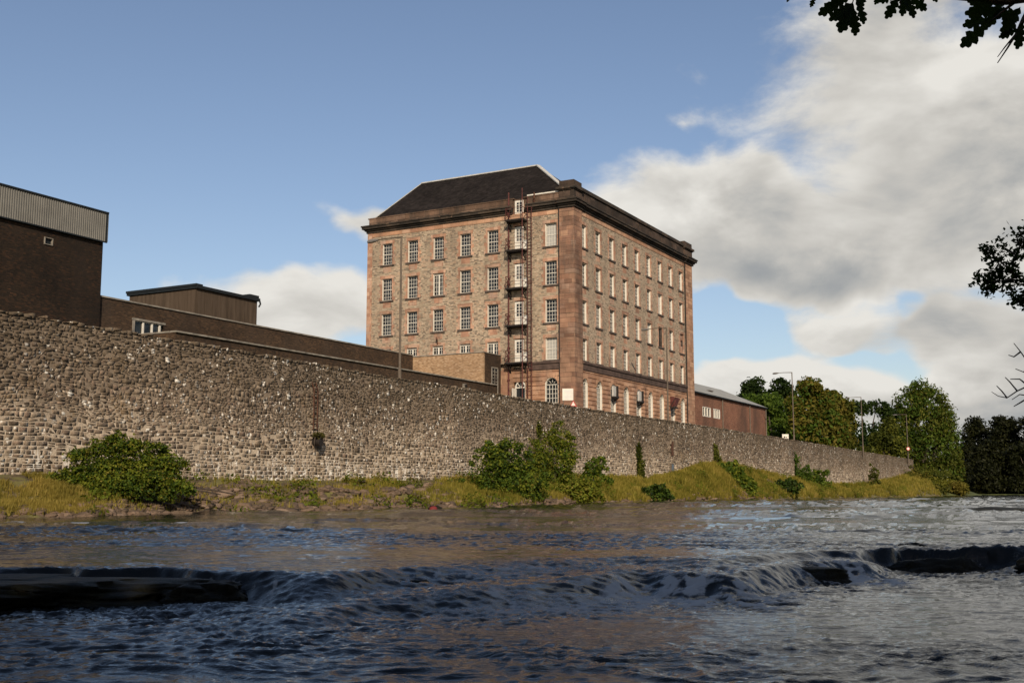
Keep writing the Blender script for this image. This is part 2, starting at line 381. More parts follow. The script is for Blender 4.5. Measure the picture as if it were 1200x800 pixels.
# ------------------------------------------------------------------ plan of the river front
def spline(xs, ys):
    xs = np.array(xs, float); ys = np.array(ys, float); m = np.gradient(ys, xs)
    def f(q):
        q = np.asarray(q, float); i = np.clip(np.searchsorted(xs, q) - 1, 0, len(xs) - 2)
        h = xs[i + 1] - xs[i]; tt = (q - xs[i]) / h
        tt2 = tt * tt; tt3 = tt2 * tt
        return (2*tt3-3*tt2+1)*ys[i] + (tt3-2*tt2+tt)*h*m[i] + (-2*tt3+3*tt2)*ys[i+1] + (tt3-tt2)*h*m[i+1]
    return f
WK = [-1.0, 0, 1, 2, 3, 4, 5, 6, 7, 8, 9, 10, 11, 12]
WX = [-23.8, -18.7, -17.0, -13.6, -8.5, -4.5, -0.5, 2.5, 7.0, 14.3, 25.9, 36.5, 54.4, 83.5]
WY = [30.0, 40.6, 44.4, 51.0, 62.0, 69.5, 77.6, 83.2, 92.0, 104.7, 125.8, 145.7, 180.1, 235.6]
_fx, _fy = spline(WK, WX), spline(WK, WY)
kk = np.linspace(-1, 12, 4000); px_, py_ = _fx(kk), _fy(kk)
arc = np.concatenate([[0], np.cumsum(np.hypot(np.diff(px_), np.diff(py_)))]); WLEN = arc[-1]
def wall_at(s):
    x = np.interp(s, arc, px_); y = np.interp(s, arc, py_)
    tx = np.interp(s + .5, arc, px_) - np.interp(s - .5, arc, px_); ty = np.interp(s + .5, arc, py_) - np.interp(s - .5, arc, py_)
    L_ = np.hypot(tx, ty); tx, ty = tx / L_, ty / L_
    return x, y, tx, ty          # river-facing normal is (ty, -tx)
def k_at(s): return np.interp(s, arc, kk)
_zb = spline([-1, 0, 2, 3, 4, 5, 6, 7, 8, 8.6, 9, 9.4, 10, 11, 11.4, 12], [1.4, 1.42, 1.34, 1.4, 1.55, 1.75, 1.9, 1.9, 2.2, 3.7, 3.3, 2.9, 2.4, 1.8, 2.6, 4.6])
def wall_base(s): return _zb(k_at(s))
EX = [-23.5, -16.1, -14.0, -10.6, -6.9, -3.6, -0.4, 2.2, 5.8, 12.5, 22.0, 32.5, 48.0, 78.0]
EY = [26.0, 34.9, 37.0, 41.5, 49.5, 56.0, 63.0, 69.0, 76.5, 91.0, 111.0, 128.0, 156.0, 205.0]
_ex, _ey = spline(WK, EX), spline(WK, EY)
WTOP = 7.4

# ------------------------------------------------------------------ ground, far land, water
M['soil'], t, b = mat('bank_soil'); g = t.new('ShaderNodeNewGeometry').outputs['Position']
c = t.ramp(t.noise(g, .9, 6, .65), [(.3, (.05, .038, .022)), (.45, (.11, .085, .045)), (.55, (.14, .13, .04)), (.7, (.21, .17, .06))])
c = t.mix(t.step(t.noise(g, 6, 4, .7), .55, .7), c, (.20, .13, .10))
t.set(b.inputs['Base Color'], c); t.set(b.inputs['Normal'], t.bump(t.noise(g, 3.5, 6, .7), .8, .2))
M['field'], t, b = mat('rough_grass_ground'); g = t.new('ShaderNodeNewGeometry').outputs['Position']
t.set(b.inputs['Base Color'], t.ramp(t.noise(g, .25, 5, .6), [(.3, (.04, .05, .015)), (.6, (.09, .10, .03)), (.8, (.13, .12, .05))]))

GS = 3500
me = mesh_from('ground', np.array([(-GS, -GS, -2.2), (GS, -GS, -2.2), (GS, GS, -2.2), (-GS, GS, -2.2)]), [(0, 1, 2, 3)], M['field'])
tag(obj('ground', me), kind='structure')

# terrace behind the wall: follows the wall line and runs back to the horizon on the left, slopes to the river past the wall's end
ss = np.linspace(0, WLEN, 160); x, y, tx, ty = wall_at(ss)
rows = []
for j, off in enumerate([0.35, 2.0, 9.0, 25, 60, 150, 500, 1600]):
    rows.append(np.stack([x - ty * off, y + tx * off, np.full_like(x, 6.55) + (0.0 if off < 60 else 0) + 0 * x], 1))
V = np.concatenate(rows); n = len(ss); Fc = []
for j in range(7):
    for i in range(n - 1): Fc.append((j * n + i, j * n + i + 1, (j + 1) * n + i + 1, (j + 1) * n + i))
tag(obj('terrace', mesh_from('terrace', V, Fc, M['field'])), kind='structure')
# road along the wall
rows = [np.stack([x - ty * off, y + tx * off, np.full_like(x, 6.556)], 1) for off in (0.9, 4.6)]
V = np.concatenate(rows); Fc = [(i, i + 1, n + i + 1, n + i) for i in range(n - 1)]
tag(obj('road', mesh_from('road', V, Fc, M['road'])), kind='structure')

# the far river bend: land past the wall's end and the wooded far shore
def land(name, pts, z, mt, skirt=-2.0):
    n = len(pts); V = [(p[0], p[1], z) for p in pts]
    c = np.mean(pts, 0); V += [(p[0] + (p[0] - c[0]) * .01, p[1] - 2.5, skirt) for p in pts]
    Fc = [tuple(range(n))] + [(i, (i + 1) % n, n + (i + 1) % n, n + i) for i in range(n)]
    return tag(obj(name, mesh_from(name, np.array(V), Fc, mt)), kind='structure')
land('far_shore', [(92, 300), (130, 280), (190, 262), (300, 250), (900, 240), (1500, 1800), (-300, 1800), (60, 420)], 0.2, M['field'])
hb = [(86.2, 241), (95, 228), (108, 236), (116, 262), (112, 330), (60, 560), (-200, 900), (-200, 500)]
gx, gy = np.meshgrid(np.linspace(0, 1, 30), np.linspace(0, 1, 24))
# hump of land behind the wall's end, grading from terrace level down to the water
cx_, cy_ = 86.0, 262.0
RR = []; Fc = []; NA, NR = 48, 12
for r_ in range(NR + 1):
    q = r_ / NR
    for a_ in range(NA):
        th = a_ * 2 * math.pi / NA
        rad = np.array([15 * math.cos(th) + 3, 34 * math.sin(th) - 2]) * q
        z_ = 5.0 * (1 - q ** 1.7) - 0.9 * q + 0.5 * (math.sin(th * 5 + q * 6) * .5 * q)
        RR.append((cx_ + rad[0], cy_ + rad[1], z_))
for r_ in range(NR):
    for a_ in range(NA):
        Fc.append((r_ * NA + a_, r_ * NA + (a_ + 1) % NA, (r_ + 1) * NA + (a_ + 1) % NA, (r_ + 1) * NA + a_))
tag(obj('river_point_land', mesh_from('river_point_land', np.array(RR), Fc, M['field'], True)), kind='structure')

# bank between the water and the wall
NS, NV = 700, 26
ks = np.linspace(-1, 12, NS); vv = np.linspace(0, 1, NV)
K, VV = np.meshgrid(ks, vv)
sK = np.interp(K, kk, arc); wx, wy, wtx, wty = wall_at(sK)
ex, ey = _ex(K), _ey(K)
BX = ex + (wx - ex) * VV; BY = ey + (wy - ey) * VV
wob = (fbm(BX * .25, BY * .25, 3, 5) - .5) * 3.0
q = VV
zb = _zb(K)
prof = np.clip(q * 1.0, 0, 1) ** 0.8
BZ = -0.35 + (zb + 0.35) * prof + (fbm(BX * .6, BY * .6, 4, 9) - .5) * 0.9 * np.sin(np.pi * np.clip(q, 0, 1)) ** .7 + (fbm(BX * 3, BY * 3, 3, 3) - .5) * .22 * (q < .98)
BX = BX - wob * wty * -1 * (1 - q) * .5; BY = BY - wob * wtx * (1 - q) * .5
def bank_point(k, v):
    i = np.clip((np.asarray(k) + 1) / 13 * (NS - 1), 0, NS - 1).astype(int); j = np.clip(np.asarray(v) * (NV - 1), 0, NV - 1).astype(int)
    return BX[j, i], BY[j, i], BZ[j, i]
V = np.stack([BX, BY, BZ], -1).reshape(-1, 3)
I = np.arange(NS * NV).reshape(NV, NS)
Fq = np.stack([I[:-1, :-1], I[:-1, 1:], I[1:, 1:], I[1:, :-1]], -1).reshape(-1, 4)
tag(obj('river_bank', mesh_from('river_bank', V, Fq, M['soil'], True)), kind='structure')

# water: quiet reach above the ledge, drop over the ledge, pool in front
CK = [-14, -6.5, -5.2, -3.6, -2.6, -1.9, -1.2, -0.2, 0.8, 1.6, 2.4, 3.2, 3.9, 4.5, 5.0, 5.6, 6.5, 8, 14]
CY = [12.3, 12.2, 12.1, 12.0, 11.6, 11.5, 12.6, 13.0, 13.8, 14.2, 13.9, 14.8, 15.2, 15.3, 15.9, 16.2, 15.8, 15.9, 16.5]
_cr = spline(CK, CY)
NXW = 720
ry = np.concatenate([np.linspace(1.6, 5.3, 24), 5.5 * (24 / 5.5) ** np.linspace(0, 1, 480), 24 * (420 / 24) ** np.linspace(0.004, 1, 260)]); NYW = len(ry)
rx = np.linspace(-0.74, 0.74, NXW)
YW = np.repeat(ry[:, None], NXW, 1); XW = rx[None, :] * (YW + 2.0)
def water_h(x, y):
    crest = _cr(np.clip(x, -14, 14)) + (fbm(x * .9, x * 0 + 3.3, 3, 21) - .5) * 1.5
    mid_ = np.exp(-((x - .6) / 2.2) ** 2) + np.exp(-((x + 1.9) / .8) ** 2) * .6      # reaches where the ledge is a gentle stair of humps
    mid_ = np.clip(mid_, 0, 1)
    rt = np.clip((x - 2.6) / .5, 0, 1) + np.clip((-3.2 - x) / .5, 0, 1); rt = np.clip(rt, 0, 1)
    s1 = np.clip(.55 + 1.2 * (vnoise(x * .5, x * 0, 44) - .5) - .2 * mid_ + .05 * rt, .2, .95)
    w1 = (.25 + .4 * vnoise(x * .7, x * 0, 41)) * (1 - .5 * rt) + .7 * mid_; w2 = .3 + .4 * vnoise(x * .6, x * 0, 42) + .7 * mid_
    c2 = crest - w1 - .1 - .5 * vnoise(x * .5, x * 0, 43) - .35 * mid_
    q1 = np.clip((crest - y) / w1, 0, 1); q2 = np.clip((c2 - y) / w2, 0, 1)
    d1 = q1 * q1 * (3 - 2 * q1); d2 = q2 * q2 * (3 - 2 * q2)
    drop = d1 * s1 + d2 * (1 - s1)
    face = 4 * (d1 * (1 - d1) * s1 + d2 * (1 - d2) * (1 - s1))
    z = -.3 * drop
    near = np.exp(-((y - crest + .9) / 1.5) ** 2)
    z = z + near * (1 - .55 * rt) * (fbm(x * 1.3, y * 1.2, 4, 33) - .5) * .075        # water humping over hidden rock
    yy = y + (fbm(x * .12, y * .10, 2, 61) - .5) * 5
    rid = fbm(x * .20, yy * .62, 3, 51); rid = np.clip((rid - .50) * 4, 0, 1)
    band = np.clip((fbm(x * .06, y * .16, 3, 71) - .40) * 5, 0, 1)
    up = (y > crest)
    swell = (fbm(x * .45, y * .9, 3, 81) - .5)
    def ridge(v, p=1.6): return (1 - np.abs(v * 2 - 1)) ** p - .6
    wx = x + (fbm(x * .8, y * .8, 2, 87) - .5) * .9; wy = y + (fbm(x * .8 + 9, y * .8, 2, 88) - .5) * .9
    chop = ridge(fbm(wx * 1.0, wy * 1.9, 3, 91, .5), 2.0)
    chop2 = ridge(fbm(wx * 2.3, wy * 4.2, 2, 95, .5), 1.6)
    ch3 = ridge(fbm(wx * 6.0, wy * 9.0, 2, 99, .5), 1.3)
    big = ridge(fbm(x * .30, yy * .42, 3, 97, .5), 2.0)
    far = np.clip((y - 16) / 20, 0, 1)
    ba = np.where(up, .20 + .95 * band, .34 + .55 * band)
    nearby = np.clip(y / 11, .45, 1)
    z = z + ba * nearby * (swell * .05 + chop * .036 + chop2 * .050 + ch3 * .030) + far * (.35 + .65 * band) * big * .27 + rid * band * .06 * up
    turb = ridge(fbm(x * 3.4, y * 4.4, 5, 101, .62), 1.0)
    boil = np.exp(-((y - c2 + w2 + .35) / .8) ** 2)
    z = z + near * turb * .05 + boil * turb * .06
    strand = fbm(x * 11 + (fbm(x * 2, y * 2, 2, 113) - .5) * 4, y * 1.6, 3, 111)
    z = z + face * (strand - .5) * .014
    patch = np.clip(fbm(x * .55, y * .25, 2, 121) * 3.2 - 1.35, 0, 1)
    foam = face * np.clip((strand - .50) * 6, 0, 1) * .9 * np.clip(patch + .35, 0, 1) + boil * np.clip((turb - .08) * 4, 0, 1) * .95 * (.30 + .70 * patch)
    foam = foam + near * np.clip((turb - .16) * 5, 0, 1) * .55 * patch
    fr = np.exp(-((y - 29.5 - x * .15) / .9) ** 2) * np.clip((-4 - x) / 3, 0, 1) + np.exp(-((y - 40 + x * .2) / .7) ** 2) * ((x < -2)) * .6
    z = z + fr * .10 * (fbm(x * 1.4, y * 1.4, 2, 131) + .3)
    foam = foam + fr * np.clip((fbm(x * 2.2, y * 2.5, 3, 141) - .5) * 5, 0, 1) * .8
    return z, foam, np.clip(face, 0, 1)
ZW, FOAM, FACE = water_h(XW, YW)
V = np.stack([XW, YW, ZW], -1).reshape(-1, 3)
I = np.arange(NXW * NYW).reshape(NYW, NXW)
Fq = np.stack([I[:-1, :-1], I[:-1, 1:], I[1:, 1:], I[1:, :-1]], -1).reshape(-1, 4)
M['water'], t, b = mat('river_water')
g = t.new('ShaderNodeNewGeometry').outputs['Position']
fo = t.attr('foam')
n1 = t.noise(t.vm('MULTIPLY', g, (1.0, 1.6, 1.0)), 5.0, 5, .62, .6)
n2 = t.noise(t.vm('MULTIPLY', g, (1.0, 1.5, 1.0)), 17.0, 3, .6, .4)
calm = t.step(t.noise(t.vm('MULTIPLY', g, (.12, .35, 0.0)), 1.0, 3, .5, .4), .42, .62)
h = t.m('ADD', t.m('MULTIPLY', n1, .022), t.m('MULTIPLY', n2, .006))
h = t.m('MULTIPLY', h, t.m('SUBTRACT', 1.0, t.m('MULTIPLY', t.attr('face'), .85)))
h = t.m('MULTIPLY', h, t.lin(calm, 0.0, 1.0, .35, 1.0))
t.set(b.inputs['Normal'], t.bump(h, 1.0, 1.0))
fm = t.m('MULTIPLY', t.step(t.m('ADD', fo, t.m('MULTIPLY', t.m('SUBTRACT', t.noise(g, 26, 4, .7), .5), .7)), .28, .85), t.step(fo, .02, .15))
t.set(b.inputs['Base Color'], t.mix(fm, (.008, .009, .009), (.30, .32, .34)))
t.set(b.inputs['Roughness'], t.lin(fm, 0, 1, .04, .6)); b.inputs['IOR'].default_value = 1.33
b.inputs['Specular IOR Level'].default_value = .30
tag(obj('river_water', mesh_from('river_water', V, Fq, M['water'], True, attrs={'foam': FOAM.ravel(), 'face': FACE.ravel()})), kind='structure')
# flat water outside the detailed reach
V = [(-900, -60, -.42), (900, -60, -.42), (900, 1.7, -.42), (-900, 1.7, -.42)]
me = mesh_from('still_water', np.array(V), [(0, 1, 2, 3)], M['water'], attrs={'foam': [0] * 4})
tag(obj('river_pool', me), kind='structure')
V = [(-1200, 1.7, -.44), (1200, 1.7, -.44), (1200, 700, -.44), (-1200, 700, -.44)]
tag(obj('river_reach', mesh_from('river_reach', np.array(V), [(0, 1, 2, 3)], M['water'], attrs={'foam': [0] * 4})), kind='structure')

# ------------------------------------------------------------------ the long stone river wall
M['wallstone'], t, b = mat('river_wall_stone'); g = t.new('ShaderNodeNewGeometry').outputs['Position']; Zp = t.xyz(g)[2]
r_ = t.attr('rnd')
c = t.ramp(r_, [(0, (.085, .062, .042)), (.25, (.15, .112, .076)), (.5, (.215, .162, .112)), (.7, (.18, .125, .088)), (.85, (.27, .21, .148)), (1, (.38, .30, .22))])
c = t.vm('SCALE', c, scale=t.lin(t.noise(g, .22, 4, .6), .35, .65, .68, 1.25))
c = t.vm('SCALE', c, scale=t.lin(t.noise(t.vm('MULTIPLY', g, (1.0, 1.0, .16)), 1.1, 5, .7), .52, .66, 1.0, .62))
c = t.vm('SCALE', c, scale=t.lin(t.noise(g, 7, 6, .8), .36, .64, .38, 1.62))
c = t.mix(t.m('MULTIPLY', t.step(t.noise(g, .55, 4, .6), .56, .70), .5), c, (.19, .125, .06))           # ochre patches
pale = t.m('MULTIPLY', t.step(Zp, 3.9, 1.9), t.step(t.noise(g, .9, 6, .75), .46, .60)); c = t.mix(t.m('MULTIPLY', pale, .6), c, (.31, .25, .185))
dark = t.m('MULTIPLY', t.step(t.m('ADD', Zp, t.m('MULTIPLY', t.noise(g, .5, 4, .6), 2.0)), 5.2, 7.9), .66); c = t.mix(dark, c, (.075, .057, .036))
eff = t.m('MULTIPLY', t.step(t.noise(t.vm('MULTIPLY', g, (2.6, 2.6, .45)), 1.0, 4, .7), .57, .64), t.step(Zp, 2.6, 1.7)); c = t.mix(t.m('MULTIPLY', eff, .75), c, (.62, .57, .50))
gw = t.vm('ADD', g, t.vm('SCALE', t.vm('SUBTRACT', t.noise(g, 9, 3, .6, color=True), (.5, .5, .5)), scale=.22))
lich = t.m('MULTIPLY', t.step(t.voro(gw, 1.7), .25, .19), t.step(t.noise(g, .5, 3, .6), .45, .56))
lich2 = t.m('MULTIPLY', t.step(t.voro(t.vm('ADD', gw, (4.2, 1.7, 3.3)), 3.6), .29, .19), t.step(t.noise(g, .4, 3, .6), .46, .56))
c = t.mix(t.m('MAXIMUM', lich, lich2), c, (.66, .62, .54))
t.set(b.inputs['Base Color'], c); b.inputs['Roughness'].default_value = .95
t.set(b.inputs['Normal'], t.bump(t.noise(g, 14, 6, .8), .8, .04))
M['wallmortar'], t, b = mat('river_wall_mortar'); g = t.new('ShaderNodeNewGeometry').outputs['Position']; Zp = t.xyz(g)[2]
c = t.mix(t.step(t.m('ADD', Zp, t.m('MULTIPLY', t.noise(g, .6, 4, .6), 3.0)), 4.2, 6.8), (.42, .34, .245), (.17, .13, .09))
eff = t.m('MULTIPLY', t.step(t.noise(t.vm('MULTIPLY', g, (2.2, 2.2, .5)), 1.0, 4, .7), .50, .60), t.step(Zp, 3.0, 1.6)); c = t.mix(eff, c, (.72, .67, .58))
c = t.vm('SCALE', c, scale=t.lin(t.noise(g, 8, 4, .7), .3, .7, .7, 1.25))
t.set(b.inputs['Base Color'], c); t.set(b.inputs['Normal'], t.bump(t.noise(g, 9, 5, .7), .7, .05))

x0, y0, _, _ = wall_at(12.0)
wall = empty('river_wall', 'long high rubble stone retaining wall rising from the river bank in front of the mill', 'wall', (0, 0, 0))
NSW = 420; s_ = np.linspace(0, WLEN, NSW); x, y, tx, ty = wall_at(s_)
zt = WTOP - .12 + (fbm(s_ * .8, s_ * 0, 3, 3) - .5) * .12
rows = [np.stack([x, y, np.full_like(x, -.8)], 1), np.stack([x, y, zt], 1),
        np.stack([x - ty * .5, y + tx * .5, zt], 1), np.stack([x - ty * .5, y + tx * .5, np.full_like(x, 5.5)], 1)]
V = np.concatenate(rows); I = np.arange(4 * NSW).reshape(4, NSW)
Fq = np.stack([I[:-1, :-1], I[:-1, 1:], I[1:, 1:], I[1:, :-1]], -1).reshape(-1, 4)
obj('mortar_bed', mesh_from('mortar_bed', V, Fq, M['wallmortar']), wall)

# stones: coursed, of uneven length and height; each a block standing proud of the joints
def stones():
    out = []      # s0,s1,z0,z1
    z = 0.2; R = np.random.default_rng(11)
    while z < WTOP - .02:
        low = z < 3.6
        h = R.uniform(.12, .22) if low else R.uniform(.08, .18)
        if z + h > WTOP - .10: h = WTOP + .02 - z
        s = R.uniform(-.4, 0)
        while s < WLEN - .3:
            far = np.interp(s, arc, py_) / 60.0
            l = (R.uniform(.18, .56) if low else R.uniform(.10, .40)) * max(1.0, min(far, 2.2))
            if z + h > wall_base(s + l / 2) - .45:
                a, b_ = 0, h
                if not low and h > .13 and R.random() < .30:
                    f_ = R.uniform(.35, .65); out.append((s, s + l, z, z + h * f_)); a = h * f_
                elif low and R.random() < .10: out.append((s, s + l, z, z + h * .45)); a = h * .45
                out.append((s, s + l, z + a, z + b_))
            s += l
        z += h
    return np.array(out)
ST = stones(); nst = len(ST); R = np.random.default_rng(5)
gap = .007 + .007 * R.random(nst) + np.clip((4.4 - ST[:, 2]) / 2, 0, 1) * .012 * R.random(nst)
s0, s1, z0, z1 = ST[:, 0] + gap, ST[:, 1] - gap, ST[:, 2] + gap * .8, ST[:, 3] - gap * .8
top = ST[:, 3] > WTOP - .05
z1 = z1 + np.where(top, R.uniform(-.09, .05, nst), 0)
zmid = (z0 + z1) / 2
rough_ = np.clip((zmid - 3.0) / 2.5, 0, 1)
pr = .001 + R.random(nst) * .006 + rough_ * R.random(nst) ** 2 * .024 + np.where(top, .03, 0)
jt = lambda a: (R.random(nst) - .5) * a * (.45 + rough_ * .9)
def corner(sv, zv, dv):
    am = np.clip((WTOP - .25 - zv) / .8, 0, 1) * np.clip((zv - .2) / 1.0, 0, 1) * (.28 + .72 * rough_)
    sv, zv = sv + (vnoise(sv * 2.6, zv * 2.8, 301) - .5) * .24 * am, zv + ((vnoise(sv * 1.7, zv * 2.0, 302) - .5) * .26 + (vnoise(sv * .22, zv * .3, 303) - .5) * .6) * am
    x, y, tx, ty = wall_at(sv); return np.stack([x + ty * dv, y - tx * dv, zv], -1)
bk = np.full(nst, -.05); bk = np.where(top, -.42, bk)
ins = .005
C8 = [corner(s0, z0, bk), corner(s1, z0, bk), corner(s1, z1, bk), corner(s0, z1, bk),
      corner(s0 + ins + jt(.06), z0 + ins * .7 + jt(.04), pr + jt(.03)), corner(s1 - ins + jt(.06), z0 + ins * .7 + jt(.04), pr + jt(.03)),
      corner(s1 - ins + jt(.06), z1 - ins * .7 + jt(.04), pr + jt(.03)), corner(s0 + ins + jt(.06), z1 - ins * .7 + jt(.04), pr + jt(.03))]
# middle of each face lifts a little so no stone is a flat plate
C8.append((C8[4] + C8[5] + C8[6] + C8[7]) / 4 + (corner(s0, z0, pr * 0 + (R.random(nst) - .5) * .010) - corner(s0, z0, pr * 0)))
SV = np.stack(C8, 1)            # nst, 9, 3
SF = np.array([(4, 5, 8, 8), (5, 6, 8, 8), (6, 7, 8, 8), (7, 4, 8, 8)])
TF = np.array([(4, 5, 8), (5, 6, 8), (6, 7, 8), (7, 4, 8), (0, 1, 5), (0, 5, 4), (1, 2, 6), (1, 6, 5), (2, 3, 7), (2, 7, 6), (3, 0, 4), (3, 4, 7)])
rv = np.clip(R.random(nst), 0, 1)
# the 300 that show largest
mx_, my_ = (SV[:, 0] + SV[:, 2])[:, 0] / 2, (SV[:, 0] + SV[:, 2])[:, 1] / 2
area = (s1 - s0) * (z1 - z0) / (my_ ** 2); inview = (mx_ / my_ > -.44) & (zmid > wall_base((s0 + s1) / 2) + .5) & (z1 < 6.8)
inview &= ~((mx_ / my_ > -.40) & (mx_ / my_ < -.29) & (zmid < 4.6))       # behind the bush
order = np.argsort(-np.where(inview, area, 0))[:295]; single = np.zeros(nst, bool); single[order] = True
for i in order:
    c0 = SV[i].mean(0); o = obj('stone', mesh_from('stone', SV[i] - c0, TF, M['wallstone'], rnd=np.full(9, rv[i])), wall, loc=c0)
rest = ~single; V = SV[rest].reshape(-1, 3); nr = rest.sum()
Fq = (TF[None] + (np.arange(nr) * 9)[:, None, None]).reshape(-1, 3)
tag(obj('stonework', mesh_from('stonework', V, Fq, M['wallstone'], rnd=np.repeat(rv[rest], 9)), wall), kind='stuff')
print('stones', nst)

# ------------------------------------------------------------------ mill
AR = math.radians(28.69753695836015)
tR = Vector((math.sin(AR), math.cos(AR), 0)); tL = Vector((-tR.y, tR.x, 0)); CORNER = Vector((5.635, 101.0, 0)); RZ = math.pi / 2 - AR
def town(l, r, z=0.0): return CORNER + tL * l + tR * r + Vector((0, 0, z))
def fbox(mb, face, u0, u1, d0, d1, z0, z1, r=None):
    if face == 'L': mb.box(-d1, -d0, u0, u1, z0, z1, r)
    else: mb.box(u0, u1, -d1, -d0, z0, z1, r)
def fp(face, u, d, z): return (-d, u, z) if face == 'L' else (u, -d, z)
mill = empty('cotton_mill', 'tall sandstone cotton mill block with dark hipped slate roof above the river wall', 'mill', CORNER, RZ)
G0 = 6.5
LW = 23.08; RW = 31.55
COLS_L = [20.68, 17.62, 14.62, 11.55, 8.5, 2.33]; COLS_R = [2.2 + 3.225 * i for i in range(9)]
ROWS = [(23.32, 25.5), (19.7, 21.92), (16.18, 18.35), (12.74, 14.78)]
HW = .61
ARCH_TOP, ARCH_SP, ARCH_BOT = 11.12, 10.48, 8.42; AW = .66

def sheet(mb, face, u0, u1, z0, z1, holes, d=0.0):
    us = sorted({u0, u1, *[h[0] for h in holes], *[h[1] for h in holes]}); zs = sorted({z0, z1, *[h[2] for h in holes], *[h[3] for h in holes]})
    us = [u for u in us if u0 <= u <= u1]; zs = [z for z in zs if z0 <= z <= z1]
    for i in range(len(us) - 1):
        for j in range(len(zs) - 1):
            cu, cz = (us[i] + us[i + 1]) / 2, (zs[j] + zs[j + 1]) / 2
            if any(h[0] < cu < h[1] and h[2] < cz < h[3] for h in holes): continue
            mb.add([fp(face, us[i], d, zs[j]), fp(face, us[i + 1], d, zs[j]), fp(face, us[i + 1], d, zs[j + 1]), fp(face, us[i], d, zs[j + 1])], [(0, 1, 2, 3)], .5)

holesL = [(c - HW, c + HW, a, b2) for c in COLS_L for (a, b2) in ROWS] + [(5.2 - .05, 6.12, a, b2 + .1) for (a, b2) in ROWS]
holesR = [(c - HW, c + HW, a, b2) for c in COLS_R for (a, b2) in ROWS]
mb = MB(); sheet(mb, 'L', 0, LW, 12.6, 26.3, holesL); sheet(mb, 'R', 0, RW, 12.6, 26.3, holesR)
mb.add([(0, LW, G0), (RW, LW, G0), (RW, LW, 26.3), (0, LW, 26.3)], [(0, 1, 2, 3)]); mb.add([(RW, 0, G0), (RW, LW, G0), (RW, LW, 26.3), (RW, 0, 26.3)], [(0, 1, 2, 3)])
# inner leaf behind the openings
mb.box(.45, RW - .3, .45, LW - .3, G0, 27.0)
mb.build('rubble_wall', M['rubble'], mill)

# ground floor: sandstone courses between the arched openings
archL = [2.33]; archR = COLS_R
def arch_half(zm):
    if zm < ARCH_SP: return AW
    q = (zm - ARCH_SP) / (ARCH_TOP - ARCH_SP)
    return AW * math.sqrt(max(0, 1 - q * q)) if q < 1 else 0
CH = .415
mbs = MB(); sheet(mbs, 'L', 0, LW, G0, 12.0, [(c - AW - .01, c + AW + .01, ARCH_BOT, ARCH_TOP + .02) for c in archL] + [(5.05, 6.2, 6.6, 11.0)], -.03)
sheet(mbs, 'R', 0, RW, G0, 12.0, [(c - AW - .01, c + AW + .01, ARCH_BOT, ARCH_TOP + .02) for c in archR], -.03)
for face, cols in (('L', archL), ('R', archR)):
    for c in cols:           # spandrels that round the heads of the openings
        for sgn in (-1, 1):
            N = 8; pts = [(c + sgn * AW * math.cos(a), ARCH_SP + (ARCH_TOP - ARCH_SP) * math.sin(a)) for a in [k * math.pi / 2 / N for k in range(N + 1)]]
            for k in range(N):
                (ua, za), (ub, zb2) = pts[k], pts[k + 1]
                mbs.add([fp(face, ua, -.02, za), fp(face, ub, -.02, zb2), fp(face, ub, -.02, ARCH_TOP + .03), fp(face, ua, -.02, ARCH_TOP + .03)], [(0, 1, 2, 3)])
                mbs.add([fp(face, ua, -.02, za), fp(face, ub, -.02, zb2), fp(face, ub, -.28, zb2), fp(face, ua, -.28, za)], [(0, 1, 2, 3)])
mbs.build('basement_wall', M['sand'], mill)
nb = 0
for face, cols, uend, hi_ in (('R', archR, 29.3, 1.55), ('L', archL, 7.4, 1.39)):
    z = 7.9
    while z < 11.8:
        zh = min(z + CH, 11.86); zm = (z + zh) / 2
        cuts = [hi_]
        for c in sorted(cols):
            a = arch_half(zm) + (.10 if zm > ARCH_SP - .2 else .02)
            if zm < ARCH_TOP + .25: a = max(a, .34 if zm > ARCH_TOP else a); cuts += [c - a, c + a]
        if face == 'L' and zm < 11.0: cuts += [5.02, 6.22]
        cuts.append(uend)
        for i in range(0, len(cuts) - 1, 2):
            u0, u1 = cuts[i], cuts[i + 1]
            if u1 - u0 < .12: continue
            m1 = MB(); e = .022; dd = .045 + random.uniform(-.006, .006)
            vs = [fp(face, u0, -.03, z + .01), fp(face, u1, -.03, z + .01), fp(face, u1, -.03, zh - .01), fp(face, u0, -.03, zh - .01),
                  fp(face, u0 + e, dd, z + .01 + e * 2), fp(face, u1 - e, dd, z + .01 + e * 2), fp(face, u1 - e, dd, zh - .01 - e * 2), fp(face, u0 + e, dd, zh - .01 - e * 2)]
            m1.add(vs, BF); m1.build('ashlar_course', M['sand'], mill); nb += 1
        z += CH
# arch voussoirs
for face, cols in (('L', archL), ('R', archR)):
    for c in cols:
        m1 = MB(); N = 9
        for k in range(N):
            a0, a1 = [math.pi * (k + e) / N for e in (.05, .95)]
            def P(a, r, dp): return fp(face, c + (AW + r) * math.cos(a), dp, ARCH_SP + (ARCH_TOP - ARCH_SP + r) * math.sin(a))
            vs = [P(a0, .0, -.02), P(a1, .0, -.02), P(a1, .30, -.02), P(a0, .30, -.02), P(a0, .0, .055), P(a1, .0, .055), P(a1, .30, .055), P(a0, .30, .055)]
            m1.add(vs, BF)
        m1.build('arch_stones', M['sand'], mill)

